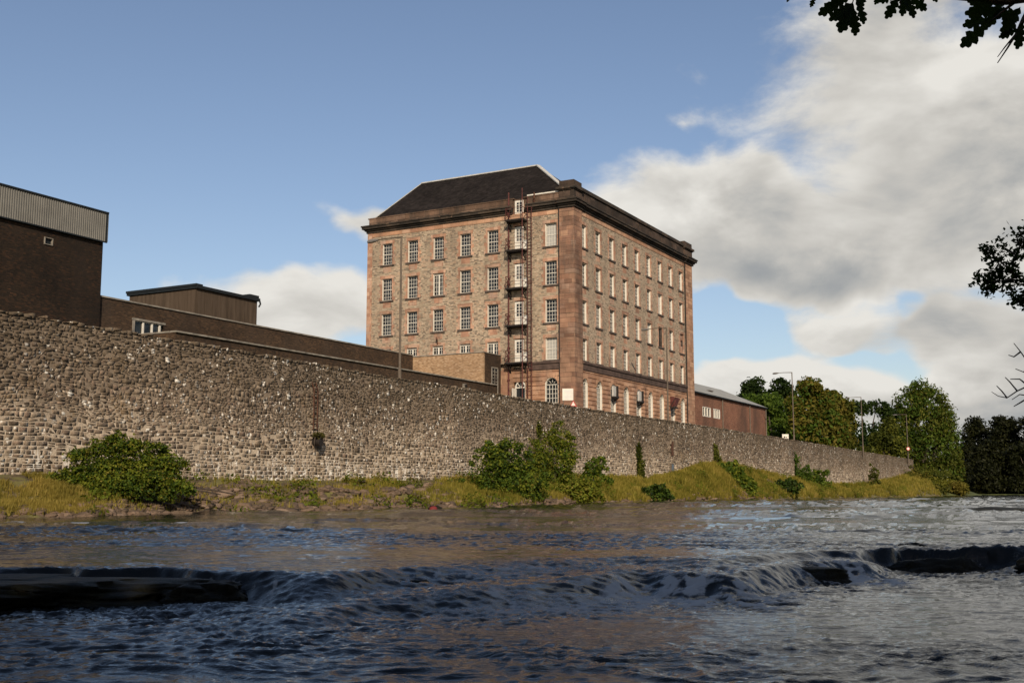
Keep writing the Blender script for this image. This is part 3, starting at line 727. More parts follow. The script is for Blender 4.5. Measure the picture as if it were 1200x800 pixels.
# corner pilasters with coursed blocks wrapping the corner
z = G0
while z < 26.7:
    h = random.choice([.38, .42, .46]); h = min(h, 26.72 - z)
    if h < .08: break
    m1 = MB(); e = random.uniform(0, .012)
    m1.box(-.13 - e, 1.55, -.13 - e, 1.39, z + .008, z + h - .008); m1.build('quoin_block', M['pilaster'], mill)
    m1 = MB(); m1.box(29.28, RW + .02, -.12 - e, 1.2, z + .008, z + h - .008)
    m1.build('quoin_block', M['sand'], mill)
    z += h
mb = MB(); mb.box(-.06, 1.1, LW - .55, LW + .02, G0, 26.72); mb.build('end_quoins', M['surround'], mill)
mb = MB(); mb.box(-.05, .4, 6.35, 7.45, G0, 12.2); mb.build('basement_pier', M['sand'], mill)

# frieze, cornice, parapet
mb = MB(); fbox(mb, 'L', 1.39, LW, -.2, .035, 26.3, 26.78); fbox(mb, 'R', 1.55, 29.28, -.2, .035, 26.3, 26.78); mb.build('frieze', M['sand'], mill)
mb = MB()
for (d0, za, zb3) in ((.14, 26.76, 26.98), (.28, 26.98, 27.14), (.48, 27.14, 27.36), (.56, 27.36, 27.5)):
    mb.box(-d0, RW + d0 * .8, -d0, 1.3, za, zb3)       # river side
    mb.box(-d0 + .002, 1.3, 1.3, 4.78, za, zb3); mb.box(-d0 + .002, 1.3, 6.35, LW + d0, za, zb3)    # left side, broken for the roof door
    mb.box(-d0 - .12, 1.6 + d0 * .0, -d0 - .12, 1.45, za - .002, zb3 + .002)                    # break forward at the corner
    mb.box(29.1 - .1, RW + d0 * .8 + .12, -d0 - .12, 1.0, za - .002, zb3 + .002)
mb.build('cornice', M['soot'], mill)
mb = MB(); mb.box(-.02, .45, 1.3, 4.78, 27.5, 28.22); mb.box(-.02, .45, 6.35, LW - .1, 27.5, 28.22); mb.box(.1, .45, 4.78, 6.35, 26.3, 28.22)
mb.build('left_parapet', M['parapet'], mill)
mb = MB(); mb.box(1.4, 29.3, -.02, .45, 27.5, 28.62)
for i in range(8): mb.box(2.4 + i * 3.3, 4.9 + i * 3.3, -.07, -.02, 27.72, 28.40)
mb.build('front_parapet', M['parapet_dark'], mill)
mb = MB(); mb.box(1.3, 29.3, -.16, .6, 28.62, 28.95); mb.build('front_coping', M['soot'], mill)
n_ = 0; u = 1.35
while u < LW - .1:
    if not (4.7 < u + .4 < 6.4):
        m1 = MB(); m1.box(-.07, .5, u + .01, min(u + .95, LW + .02) - .01, 28.22, 28.33); m1.build('coping_stone', M['parapet'], mill)
    u += .96
for (xa, xb, ya, yb) in ((-.15, 1.6, -.15, 1.4), (29.2, RW + .12, -.15, 1.4)):
    m1 = MB(); m1.box(xa, xb, ya, yb, 27.5, 28.5); m1.build('parapet_block', M['parapet_dark'], mill)
    m1 = MB(); m1.box(xa - .22, xb + .22, ya - .22, yb + .22, 28.5, 28.72); m1.box(xa - .1, xb + .1, ya - .1, yb + .1, 28.4, 28.5); m1.build('block_moulding', M['soot'], mill)
    m1 = MB(); m1.box(xa + .02, xb - .02, ya + .02, yb - .02, 28.72, 29.32); m1.build('block_cap', M['parapet_dark'], mill)
# white gutter edge near the right end of the left side
mb = MB(); mb.box(-.12, .0, 1.45, 4.75, 28.335, 28.45); mb.build('white_gutter', M['white'], mill)
# roof
RZ0, RZ1 = 28.15, 32.95; rd = 5.4
mb = MB()
A = (.3, .4, RZ0); B = (.3, LW - .15, RZ0); R1 = (rd, 6.45, RZ1); R2 = (rd, 20.25, RZ1); D1 = (10.6, .4, RZ0); D2 = (10.6, LW - .2, RZ0)
mb.add([A, B, R2, R1, D1, D2], [(0, 1, 2, 3), (0, 3, 4), (1, 5, 2), (3, 2, 5, 4)], .5)
roof = mb.build('slate_roof', M['slate'], mill)
mb = MB()
def strip(a, b, w_=.28, t_=.07): mb.bar(Vector(a) + Vector((0, 0, .04)), Vector(b) + Vector((0, 0, .04)), w_, t_)
strip(R1, A, .42, .10); mb.build('hip_flashing', M['lead'], roof)
mb = MB(); strip(R1, R2, .2, .12); strip(R2, B, .12, .06); mb.build('ridge_flashing', M['lead'], roof)
mb = MB(); mb.bar((1.95, 10.2, 29.72), (2.15, 11.4, 29.90), .05); mb.build('roof_hook', M['slate'], roof)
mb = MB(); mb.add([(10.6, .8, 28.7), (RW - .5, .8, 28.7), (RW - .5, LW - 1, 29.0), (10.6, LW - 1, 29.0), (10.6, 10, 30.0), (RW - .5, 10, 30.0)], [(0, 1, 5, 4), (4, 5, 2, 3), (0, 4, 3), (1, 2, 5)])
mb.build('back_roof', M['slate'], mill)
# string course
mb = MB()
for face, u0, u1 in (('L', 1.39, 4.6), ('R', 1.55, 29.28)):
    fbox(mb, face, u0, u1, -.02, .10, 11.88, 12.42); fbox(mb, face, u0, u1, -.02, .20, 12.42, 12.62); fbox(mb, face, u0, u1, -.02, .13, 11.86, 11.94)
mb.build('string_course', M['string'], mill)

# windows
def sash_window(face, c, z0, z1, kind=0, hw=HW):
    """white box frame and glazing bars set back in the opening; pane, sill, surround as sub-parts"""
    f = MB(); D = -.22; lin = .05
    fbox(f, face, c - hw, c - hw + lin, D - .08, -.08, z0, z1); fbox(f, face, c + hw - lin, c + hw, D - .08, -.08, z0, z1)
    fbox(f, face, c - hw + lin, c + hw - lin, D - .08, D + .02, z0, z0 + .09); fbox(f, face, c - hw + lin, c + hw - lin, D - .08, -.10, z1 - .06, z1)
    a, b_ = c - hw + lin, c + hw - lin; zm = (z0 + z1) / 2
    if kind == 0:
        for k in (1, 2, 3): uu = a + (b_ - a) * k / 4; fbox(f, face, uu - .014, uu + .014, D - .035, D - .022, z0 + .09, z1 - .06)
        for k in (1, 2, 4, 5): zz = z0 + (z1 - z0) * k / 6; fbox(f, face, a, b_, D - .033, D - .020, zz - .014, zz + .014)
        fbox(f, face, a, b_, D - .03, D + .01, zm - .03, zm + .03)
    elif kind == 1:   # casement pair with heavy middle post
        fbox(f, face, c - .07, c + .07, D - .03, D + .03, z0, z1); fbox(f, face, a, b_, D - .03, D + .02, z1 - .2, z1 - .06)
        for s_ in (-1, 1):
            fbox(f, face, c + s_ * hw / 2 - .018, c + s_ * hw / 2 + .018, D - .03, D, z0 + .09, z1 - .1)
        for k in (1, 2, 3, 4): zz = z0 + (z1 - z0) * k / 5; fbox(f, face, a, b_, D - .028, D - .004, zz - .014, zz + .014)
    elif kind == 2:   # dark sash standing open
        fbox(f, face, a, b_, D - .03, D + .02, zm - .03, zm + .03); fbox(f, face, c - .02, c + .02, D - .03, D, z0, z1)
    fo = f.build('window', M['white'] if kind != 2 else M['sill'], mill)
    p = MB(); fbox(p, face, a, b_, D - .05, D - .035, z0, z1); p.build('pane', M['glass'], fo)
    s = MB(); fbox(s, face, c - hw - .2, c + hw + .2, -.12, .10, z0 - .17, z0 - .003); s.build('sill', M['sill'], fo)
    q = MB(); j = .018
    fbox(q, face, c - hw - .17, c - hw, -.3, j, z0, z1); fbox(q, face, c + hw, c + hw + .17, -.3, j, z0, z1); fbox(q, face, c - hw - .24, c + hw + .24, -.3, j + .012, z1, z1 + .30)
    zz = z0
    while zz < z1 - .2:        # tails of the jamb stones toothing into the rubble
        if int((zz - z0) / .37) % 2 == 0:
            for s2 in (-1, 1): fbox(q, face, *(sorted((c + s2 * (hw + .17), c + s2 * (hw + .36)))), -.1, j - .003, zz, zz + .34)
        zz += .37
    fbox(q, face, c - hw + .1, c + hw - .15, -.02, .004, z0 - .75, z0 - .17)
    q.build('surround', M['surround'], fo)
    return fo
for ri, (z0, z1) in enumerate(ROWS):
    for ci, c in enumerate(COLS_L):
        k = 1 if (ri == 3 and ci < 5) or (ri == 1 and ci == 2) else 0
        sash_window('L', c, z0, z1, k)
    for ci, c in enumerate(COLS_R):
        if ri == 2 and ci == 8:
            fo = sash_window('R', c, z0, z1, 2); q = MB(); fbox(q, 'R', c - HW, c + HW, -.16, -.1, z0 + 1.5, z1); fbox(q, 'R', c - HW, c - .05, -.16, -.1, z0, z0 + 1.5); fbox(q, 'R', c, c + HW, -.16, -.1, z0, z0 + .8)
            q.build('boarding', M['surround'], fo)
        else: sash_window('R', c, z0, z1, 2 if (ri == 2 and ci == 6) else 0)
def arched_window(face, c):
    f = MB(); D = -.22
    fbox(f, face, c - AW, c - AW + .05, D - .08, -.03, ARCH_BOT, ARCH_SP); fbox(f, face, c + AW - .05, c + AW, D - .08, -.03, ARCH_BOT, ARCH_SP)
    N = 12
    for k in range(N):
        a0, a1 = math.pi * k / N, math.pi * (k + 1) / N
        def P(a, r, dp): return fp(face, c + (AW + r) * math.cos(a), dp, ARCH_SP + (ARCH_TOP - ARCH_SP + r) * math.sin(a))
        f.add([P(a0, -.07, D - .05), P(a1, -.07, D - .05), P(a1, 0, D - .05), P(a0, 0, D - .05), P(a0, -.07, -.03), P(a1, -.07, -.03), P(a1, 0, -.03), P(a0, 0, -.03)], BF)
    a, b_ = c - AW + .05, c + AW - .05
    fbox(f, face, a, b_, D - .08, D + .03, ARCH_BOT, ARCH_BOT + .1); fbox(f, face, a, b_, D - .04, D + .02, ARCH_SP - .03, ARCH_SP + .03)
    for k in (1, 2, 3): uu = a + (b_ - a) * k / 4; fbox(f, face, uu - .02, uu + .02, D - .03, D, ARCH_BOT, ARCH_SP)
    for k in (1, 2, 3, 4): zz = ARCH_BOT + (ARCH_SP - ARCH_BOT) * k / 5; fbox(f, face, a, b_, D - .028, D - .004, zz - .018, zz + .018)
    for an in (45, 90, 135):
        ca, sa = math.cos(math.radians(an)), math.sin(math.radians(an))
        f.bar(fp(face, c + .2 * ca, D - .015, ARCH_SP + .2 * sa), fp(face, c + (AW - .04) * ca, D - .015, ARCH_SP + (ARCH_TOP - ARCH_SP - .04) * sa), .03)
    fo = f.build('arched_window', M['white'], mill)
    p = MB(); pts = [(c + AW * math.cos(math.pi * k / 12), ARCH_SP + (ARCH_TOP - ARCH_SP) * math.sin(math.pi * k / 12)) for k in range(13)]
    p.add([fp(face, c + AW, D - .04, ARCH_BOT)] + [fp(face, u_, D - .04, z_) for u_, z_ in pts] + [fp(face, c - AW, D - .04, ARCH_BOT)], [tuple(range(15))])
    p.build('pane', M['glass'], fo)
    s = MB(); fbox(s, face, c - AW - .12, c + AW + .12, -.1, .08, ARCH_BOT - .16, ARCH_BOT - .003); s.build('sill', M['sill'], fo)
for c in archL: arched_window('L', c)
for c in archR: arched_window('R', c)
# doors of the fire escape bay
DL = 5.66
for (z0, z1) in ROWS + [(26.15, 28.05)]:
    fd = .02 if z0 < 26 else .0
    f = MB(); fbox(f, 'L', DL - .45, DL + .45, fd - .05, fd, z0, z0 + .82); fbox(f, 'L', DL - .45, DL - .27, fd - .05, fd, z0 + .82, z1); fbox(f, 'L', DL + .27, DL + .45, fd - .05, fd, z0 + .82, z1)
    fbox(f, 'L', DL - .27, DL + .27, fd - .05, fd, z1 - .18, z1); fbox(f, 'L', DL - .03, DL + .03, fd - .05, fd - .005, z0 + .82, z1 - .18)
    for k in (1, 2, 3): zz = z0 + .82 + (z1 - z0 - 1.0) * k / 4; fbox(f, 'L', DL - .27, DL + .27, fd - .05, fd - .008, zz - .02, zz + .02)
    fo = f.build('escape_door', M['white'], mill)
    p = MB(); fbox(p, 'L', DL - .27, DL + .27, fd - .045, fd - .03, z0 + .8, z1 - .16); p.build('pane', M['glass'], fo)
    p = MB(); fbox(p, 'L', DL - .44, DL + .44, fd, fd + .012, z0 + .36, z0 + .42); p.build('door_rail', M['white'], fo)
    if z0 < 26:
        q = MB(); fbox(q, 'L', DL - .45 - .42, DL - .47, .03, .06, z0 + .02, z0 + .85); q.build('side_panel', M['white'], fo)
        q = MB(); fbox(q, 'L', DL - .7, DL + .6, -.1, .03, z1 + .1, z1 + .4); q.build('lintel', M['surround'], fo)
# arched ground floor door, one leaf standing open
f = MB(); c = 5.55
for k in range(12):
    a0, a1 = math.pi * k / 12, math.pi * (k + 1) / 12
    def P(a, r, dp): return (-dp, c + (.55 + r) * math.cos(a), 10.35 + (.6 + r) * math.sin(a))
    f.add([P(a0, -.1, -.2), P(a1, -.1, -.2), P(a1, 0, -.2), P(a0, 0, -.2), P(a0, -.1, -.02), P(a1, -.1, -.02), P(a1, 0, -.02), P(a0, 0, -.02)], BF)
for an in (45, 90, 135): f.bar((.12, c, 10.35), (.12, c + .52 * math.cos(math.radians(an)), 10.35 + .57 * math.sin(math.radians(an))), .05)
fbox(f, 'L', c - .55, c + .55, -.15, -.04, 10.28, 10.38); fbox(f, 'L', c - .55, c - .47, -.15, -.02, 7.0, 10.3); fbox(f, 'L', c + .47, c + .55, -.15, -.02, 7.0, 10.3)
fo = f.build('arched_door', M['white'], mill)
p = MB(); fbox(p, 'L', c - .47, c + .47, -.16, -.15, 7.0, 10.9); p.build('dark_opening', M['fascia'], fo)
p = MB(); p.box(-.62, -.02, c + .48, c + .54, 7.0, 10.25); p.box(-.05, -.01, c + .5, c + 1.15, 7.0, 10.2); p.build('open_leaf', M['white'], fo)

# pipes and wall fittings on the mill
mb = MB(); mb.tube([(-.12, 6.72, G0), (-.12, 6.72, 28.9)], [.075, .075], 8); 
for z in range(8, 28, 3): mb.box(-.2, 0, 6.6, 6.84, z, z + .12)
mb.build('downpipe', M['iron'], mill)
mb = MB(); mb.tube([(-.09, 1.46, G0), (-.09, 1.46, 26.7)], [.06, .06], 8); mb.build('downpipe', M['darkiron'], mill)
mb = MB(); mb.tube([(29.2, -.1, G0), (29.2, -.1, 26.6)], [.07, .07], 8); mb.build('downpipe', M['darkiron'], mill)
for i in (2, 4):      # wall boxes over two of the arched windows
    c = COLS_R[i]; m1 = MB(); m1.box(c - .45, c + .35, -.45, -.05, 9.75, 9.9, .2); m1.add([(c - .45, -.45, 9.75), (c + .35, -.45, 9.75), (c + .2, -.1, 9.45), (c - .3, -.1, 9.45)], [(0, 1, 2, 3)])
    m1.box(c + .22, c + .48, -.35, -.04, 9.93, 10.95); b0 = m1.build('extract_box', M['darkiron'], mill)
    m1 = MB(); m1.box(c - .42, c + .2, -.22, -.04, 9.92, 10.9); m1.build('box_panel', M['lead'], b0)
m1 = MB(); c = COLS_R[7] - .1
m1.add([(c - .8, -.05, 11.05), (c + 1.2, -.05, 11.0), (c + .6, -.7, 10.9), (c - .8, -.7, 10.95), (c - .7, -.05, 9.9), (c + .0, -.05, 10.0), (c - .2, -.6, 10.05), (c - .8, -.6, 9.95)],
       [(0, 1, 2, 3), (0, 3, 7, 4), (3, 2, 6, 7), (1, 5, 6, 2), (4, 7, 6, 5)]); hd = m1.build('loading_hood', M['iron'], mill)
m1 = MB(); m1.box(c - .85, c + .0, -.65, -.06, 9.75, 9.88); m1.bar((c - .8, -.7, 10.9), (c - .8, -.06, 9.9), .07); m1.build('hood_bracket', M['darkiron'], hd)
m1 = MB(); m1.tube([(-.05, 14.6, 14.9), (-.15, 14.6, 15.35), (-.35, 14.55, 15.5), (-.4, 14.5, 15.3)], [.06, .07, .07, .09], 8); m1.build('vent_pipe', M['rust'], mill)
m1 = MB(); m1.tube([(-.15, 4.0, 27.6), (-.3, 3.9, 28.0), (-.3, 3.9, 28.55)], [.07, .1, .05], 8); m1.build('roof_spout', M['rust'], mill)

# ------------------------------------------------------------------ fire escape
fe = empty('fire_escape', 'dark red iron fire escape of five landings and ladders climbing the mill wall', 'fire escape', CORNER, RZ)
m1 = MB(); m1.tube([(-1.0, 4.80, G0), (-1.0, 4.80, 28.9)], [.05, .045], 8); m1.build('post', M['iron'], fe)
m1 = MB(); m1.tube([(-.5, 4.5, G0), (-.5, 4.5, 28.2)], [.035, .035], 6); m1.build('post', M['iron'], fe)
LEV = [26.08, 23.2, 19.6, 16.1, 12.62]
PU0, PU1, PD = 4.85, 6.6, .95
for li, z in enumerate(LEV):
    m1 = MB()
    for k in range(16): uu = PU0 + (PU1 - PU0) * k / 15; m1.box(-PD, -.02, uu - .035, uu + .035, z - .09, z - .05)
    m1.box(-PD - .04, -PD + .04, PU0 - .05, PU1 + .05, z - .16, z - .02); m1.box(-.1, -.02, PU0, PU1, z - .15, z - .03)
    for uu in (PU0, PU1): m1.box(-PD, -.02, uu - .04, uu + .04, z - .16, z - .02)
    pf = m1.build('landing', M['darkiron'], fe)
    m1 = MB()
    for uu in (PU0 + .1, PU1 - .1): m1.bar((-PD + .1, uu, z - .15), (-.03, uu, z - .95), .08); m1.bar((-.05, uu, z - .15), (-.05, uu, z - .9), .05); m1.bar((-PD + .45, uu, z - .15), (-.05, uu, z - .5), .05)
    m1.build('bracket', M['darkiron'], pf)
    m1 = MB()
    for hh in (.55, 1.08): m1.bar((-PD, PU0, z + hh), (-PD, PU1, z + hh), .03); m1.bar((-PD, PU1, z + hh), (-.05, PU1, z + hh), .045); m1.bar((-PD, PU0, z + hh), (-.05, PU0, z + hh), .045)
    for uu in (PU0, PU1): m1.bar((-PD, uu, z - .02), (-PD, uu, z + 1.1), .03)
    for k in range(3):
        ua, ub = PU0 + .58 * k, PU0 + .58 * (k + 1)
        if k == 2: m1.bar((-PD, ua, z + .02), (-PD, ub, z + 1.05), .03); m1.bar((-PD, ub, z + .02), (-PD, ua, z + 1.05), .03)
    m1.bar((-PD, PU1, z + .02), (-.05, PU1, z + 1.05), .03); m1.bar((-.05, PU1, z + .02), (-PD, PU1, z + 1.05), .03)
    m1.build('railing', M['iron'], pf)
    # ladder down to the next landing, with hoops
    zb_ = LEV[li + 1] if li < 4 else 7.0
    m1 = MB(); u0 = 4.02
    for uu in (u0, u0 + .42): m1.bar((-.62, uu, zb_), (-.62, uu, z + 1.0), .05)
    q = zb_ + .2
    while q < z + .8: m1.bar((-.62, u0, q), (-.62, u0 + .42, q), .035); q += .3
    q = zb_ + 1.6
    while q < z + 1:
        for k in range(6):
            a0, a1 = math.pi * k / 6, math.pi * (k + 1) / 6
            m1.bar((-.62 - .62 * math.sin(a0), u0 + .21 + .33 * math.cos(a0), q), (-.62 - .62 * math.sin(a1), u0 + .21 + .33 * math.cos(a1), q), .03)
        q += 1.1
    m1.build('ladder', M['iron'], fe)

# ------------------------------------------------------------------ brick buildings left of the mill
def wallbox(mb, l0, l1, r0, r1, z0, z1): mb.box(r0, r1, l0, l1, z0, z1)
def holewall(mb, r0, r1, z0, z1, l, holes):
    """sheet of wall facing the river at y = l"""
    us = sorted({r0, r1, *[h[0] for h in holes], *[h[1] for h in holes]}); zs = sorted({z0, z1, *[h[2] for h in holes], *[h[3] for h in holes]})
    for i in range(len(us) - 1):
        for j in range(len(zs) - 1):
            cu, cz = (us[i] + us[i + 1]) / 2, (zs[j] + zs[j + 1]) / 2
            if any(h[0] < cu < h[1] and h[2] < cz < h[3] for h in holes): continue
            mb.add([(us[i], l, zs[j]), (us[i + 1], l, zs[j]), (us[i + 1], l, zs[j + 1]), (us[i], l, zs[j + 1])], [(0, 1, 2, 3)])
tall = empty('brick_boiler_house', 'tall dark brick building with corrugated grey cladding band at the left edge', 'building', CORNER, RZ)
mb = MB(); holewall(mb, -64, -40.45, G0, 17.3, 15.0, [(-45.0, -44.42, 16.1, 16.5)])
wallbox(mb, 15.25, 28, -63.7, -40.6, G0, 17.3); mb.add([(-40.45, 15.0, G0), (-40.45, 28, G0), (-40.45, 28, 17.3), (-40.45, 15.0, 17.3)], [(0, 1, 2, 3)])
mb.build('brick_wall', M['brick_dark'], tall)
# ribbed cladding sheets: one sheet mesh shared by all
mb = MB(); n = 6; wd = 1.0
for k in range(n):
    x0 = k * wd / n; rb = wd / n
    prof = [(x0, 0), (x0 + rb * .18, -.055), (x0 + rb * .62, -.055), (x0 + rb * .80, 0), (x0 + rb, 0)]
    for a, b_ in zip(prof[:-1], prof[1:]): mb.add([(a[0], a[1], 0), (b_[0], b_[1], 0), (b_[0], b_[1], 1.90), (a[0], a[1], 1.90)], [(0, 1, 2, 3)])
sh = mesh_from('cladding_sheet', np.array(mb.V), mb.F, M['clad'], rnd=mb.R)
for i in range(24):
    o = obj('cladding_sheet', sh, tall); o.location = (-64.2 + i * 1.0, 14.86, 17.12)
for i in range(13):
    o = obj('cladding_sheet', sh, tall); o.location = (-40.42, 14.88 + i * 1.0, 17.12); o.rotation_euler = (0, 0, math.pi / 2)
mb = MB(); wallbox(mb, 14.90, 28.2, -64.2, -40.46, 17.15, 18.98); mb.build('cladding_backing', M['fascia'], tall)
mb = MB(); wallbox(mb, 14.74, 28.4, -64.3, -40.28, 19.0, 19.10); wallbox(mb, 14.76, 14.84, -64.2, -40.32, 17.03, 17.11); wallbox(mb, 14.78, 14.90, -40.46, -40.34, 17.08, 19.0); mb.build('edge_trim', M['fascia'], tall)
mb = MB(); 
for (a, b_, c, e) in ((-45.04, -44.98, 16.07, 16.53), (-44.44, -44.40, 16.07, 16.52), (-44.98, -44.44, 16.07, 16.12), (-44.98, -44.44, 16.49, 16.53)): wallbox(mb, 14.93, 15.1, a, b_, c, e)
vf = mb.build('vent_opening', M['coping'], tall)
mb = MB(); wallbox(mb, 15.1, 15.2, -45.0, -44.42, 16.1, 16.5); mb.build('vent_grille', M['fascia'], vf)

lw = empty('long_brick_range', 'long low dark brick range with pale coping and one three-light window', 'building', CORNER, RZ)
mb = MB(); holewall(mb, -40.4, -3.25, G0, 13.5, 15.3, [(-37.2, -34.6, 11.5, 12.36)]); wallbox(mb, 15.55, 17.8, -40.38, -3.3, G0, 13.48)
mb.add([(-3.25, 15.3, G0), (-3.25, 17.8, G0), (-3.25, 17.8, 13.5), (-3.25, 15.3, 13.5)], [(0, 1, 2, 3)])
mb.build('brick_wall', M['brick_brown'], lw)
mb = MB(); mb.box(0, .88, -.09, .42, 0, .10); cp = mesh_from('coping_slab', np.array(mb.V), mb.F, M['coping'], rnd=mb.R)
for i in range(41):
    o = obj('coping_slab', cp, lw); o.location = (-40.35 + i * .905, 15.3, 13.502)
f = MB()
for r in (-36.45, -35.65, -34.95): wallbox(f, 15.33, 15.42, r, r + .13, 11.5, 12.33)
wallbox(f, 15.36, 15.42, -37.2, -34.6, 12.30, 12.36)
fo = f.build('window', M['white'], lw)
p = MB(); wallbox(p, 15.44, 15.46, -37.2, -34.6, 11.5, 12.36); p.build('pane', M['glass'], fo)
p = MB(); wallbox(p, 15.24, 15.5, -37.45, -34.45, 12.363, 12.50); wallbox(p, 15.25, 15.5, -37.4, -37.21, 11.4, 12.36); p.build('lintel', M['coping'], fo)

lo = empty('brick_yard_wall', 'lower brown brick wall with concrete coping running just behind the stone wall', 'wall', CORNER, RZ)
mb = MB(); wallbox(mb, 7.0, 7.35, -41.6, -1.75, G0, 10.42); mb.box(-41.6, -41.25, 7.35, 15.0, G0, 10.42); mb.build('brick_wall', M['brick_brown'], lo)
for i in range(44):
    o = obj('coping_slab', cp, lo); o.location = (-41.65 + i * .905, 6.96, 10.422)
for i in range(8):
    o = obj('coping_slab', cp, lo); o.location = (-41.22, 7.5 + i * .905, 10.424); o.rotation_euler = (0, 0, math.pi / 2)
m1 = MB(); m1.box(-7.9, -7.5, 6.8, 7.0, 9.75, 10.1); m1.build('pipe_collar', M['coping'], lo)
m1 = MB(); m1.tube([(-7.7, 6.7, 9.92), (-7.7, 7.0, 9.92)], [.14, .14], 10); m1.build('overflow_pipe', M['darkiron'], lo)
m1 = MB(); m1.box(-34.2, -33.7, 6.8, 7.0, 9.2, 9.6); m1.build('pipe_collar', M['coping'], lo)

bx = empty('brick_annexe', 'flat roofed brick annexe with golden sunlit end wall built against the mill', 'building', CORNER, RZ)
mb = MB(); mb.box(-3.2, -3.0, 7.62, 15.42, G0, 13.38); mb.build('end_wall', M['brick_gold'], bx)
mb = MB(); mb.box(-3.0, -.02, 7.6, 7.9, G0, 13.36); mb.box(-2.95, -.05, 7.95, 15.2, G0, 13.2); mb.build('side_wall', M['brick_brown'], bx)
mb = MB(); mb.box(-3.26, -.02, 7.55, 15.3, 13.383, 13.45); mb.build('roof_edge', M['coping'], bx)
f = MB(); wallbox(f, 7.52, 7.597, -1.82, -1.76, 9.9, 12.15); wallbox(f, 7.52, 7.597, -.72, -.64, 8.6, 12.2); wallbox(f, 7.52, 7.597, -1.82, -.64, 12.1, 12.2)
for k in range(1, 7): wallbox(f, 7.54, 7.597, -1.76, -.72, 9.9 + .31 * k, 9.95 + .31 * k)
wallbox(f, 7.54, 7.597, -1.27, -1.22, 9.9, 12.1)
fo = f.build('window', M['coping'], bx); p = MB(); wallbox(p, 7.575, 7.597, -1.76, -.72, 9.9, 12.1); p.build('pane', M['glass'], fo)

fb = empty('flat_roofed_block', 'streaky brown rendered block with thick black roof edge behind the brick range', 'building', CORNER, RZ)
mb = MB(); mb.box(-28.75, -22.0, 18.05, 25.1, G0, 16.3); mb.build('rendered_wall', M['render'], fb)
for i in range(8):
    m1 = MB(); m1.box(-28.82, -28.752, 18.05 + i * .885, 18.05 + i * .885 + .86, G0, 16.28); m1.build('wall_panel', M['render'], fb)
for i in range(8):
    m1 = MB(); m1.box(-28.7 + i * .84, -28.7 + i * .84 + .81, 17.99, 18.047, G0, 16.28); m1.build('wall_panel', M['render'], fb)
mb = MB(); mb.box(-29.0, -28.3, 17.85, 25.35, 16.3, 16.48); mb.box(-28.95, -21.85, 17.8, 25.3, 16.12, 16.36); mb.build('roof_edge', M['fascia'], fb)
mb = MB(); mb.box(-23.0, -21.9, 17.9, 19.4, 16.36, 16.58); mb.tube([(-21.8, 17.95, 16.3), (-21.65, 17.95, 15.95), (-21.8, 17.98, 15.7)], [.07, .07, .07], 6); mb.build('gutter_box', M['fascia'], fb)

# ------------------------------------------------------------------ red brick shed right of the mill
sh_ = empty('red_brick_shed', 'long red brick shed with grey sheet roof right of the mill', 'building', CORNER, RZ)
mb = MB(); holewall(mb, 32.2, 64.0, G0, 12.45, 1.0, [(37.4, 40.4, 9.75, 10.9), (41.4, 43.9, 9.75, 10.9)]); mb.box(32.3, 63.9, 1.3, 14, G0, 12.4)
mb.add([(64, 1, G0), (64, 14, G0), (64, 14, 12.45), (64, 1, 12.45)], [(0, 1, 2, 3)]); mb.build('brick_wall', M['brick_red'], sh_)
mb = MB(); mb.add([(31.8, .75, 12.5), (64.3, .75, 12.45), (64.3, 7.5, 15.3), (31.8, 7.5, 15.3), (31.8, 14.3, 12.5), (64.3, 14.3, 12.5)], [(0, 1, 2, 3), (3, 2, 5, 4), (1, 5, 2), (0, 3, 4)])
rf = mb.build('sheet_roof', M['roofgrey'], sh_)
mb = MB(); mb.box(31.9, 64.25, .68, .82, 12.32, 12.45); mb.build('gutter', M['fascia'], sh_)
mb = MB(); mb.box(36.5, 38.0, 3.0, 3.8, 13.52, 13.62); mb.build('roof_light', M['sill'], rf); mb = MB(); mb.box(46, 47.6, 3.0, 3.8, 13.52, 13.62); mb.build('roof_light', M['sill'], rf)
for r in (43.9, 55.4, 63.8): mb = MB(); mb.tube([(r + .9, .92, G0), (r + .9, .92, 12.4)] if r < 60 else [(r, .9, G0), (r, .9, 12.4)], [.09, .09], 8); mb.build('downpipe', M['lamp'], sh_)
for (a, b_, k) in ((37.4, 40.4, 3), (41.4, 43.9, 3)):
    f = MB(); wallbox(f, .98, 1.1, a, b_, 9.75, 9.85); wallbox(f, .98, 1.1, a, b_, 10.82, 10.9)
    for i in range(k + 1): r = a + (b_ - a) * i / k; wallbox(f, .97, 1.1, r - (.0 if i == 0 else .22), r + (.1 if i == 0 else 0), 9.85, 10.82)
    fo = f.build('window', M['white'], sh_); p = MB(); wallbox(p, 1.12, 1.14, a, b_, 9.75, 10.9); p.build('pane', M['fascia'], fo)
m1 = MB(); m1.box(33.2, 34.1, .9, .99, 9.6, 11.1); m1.build('side_door_frame', M['white'], sh_)

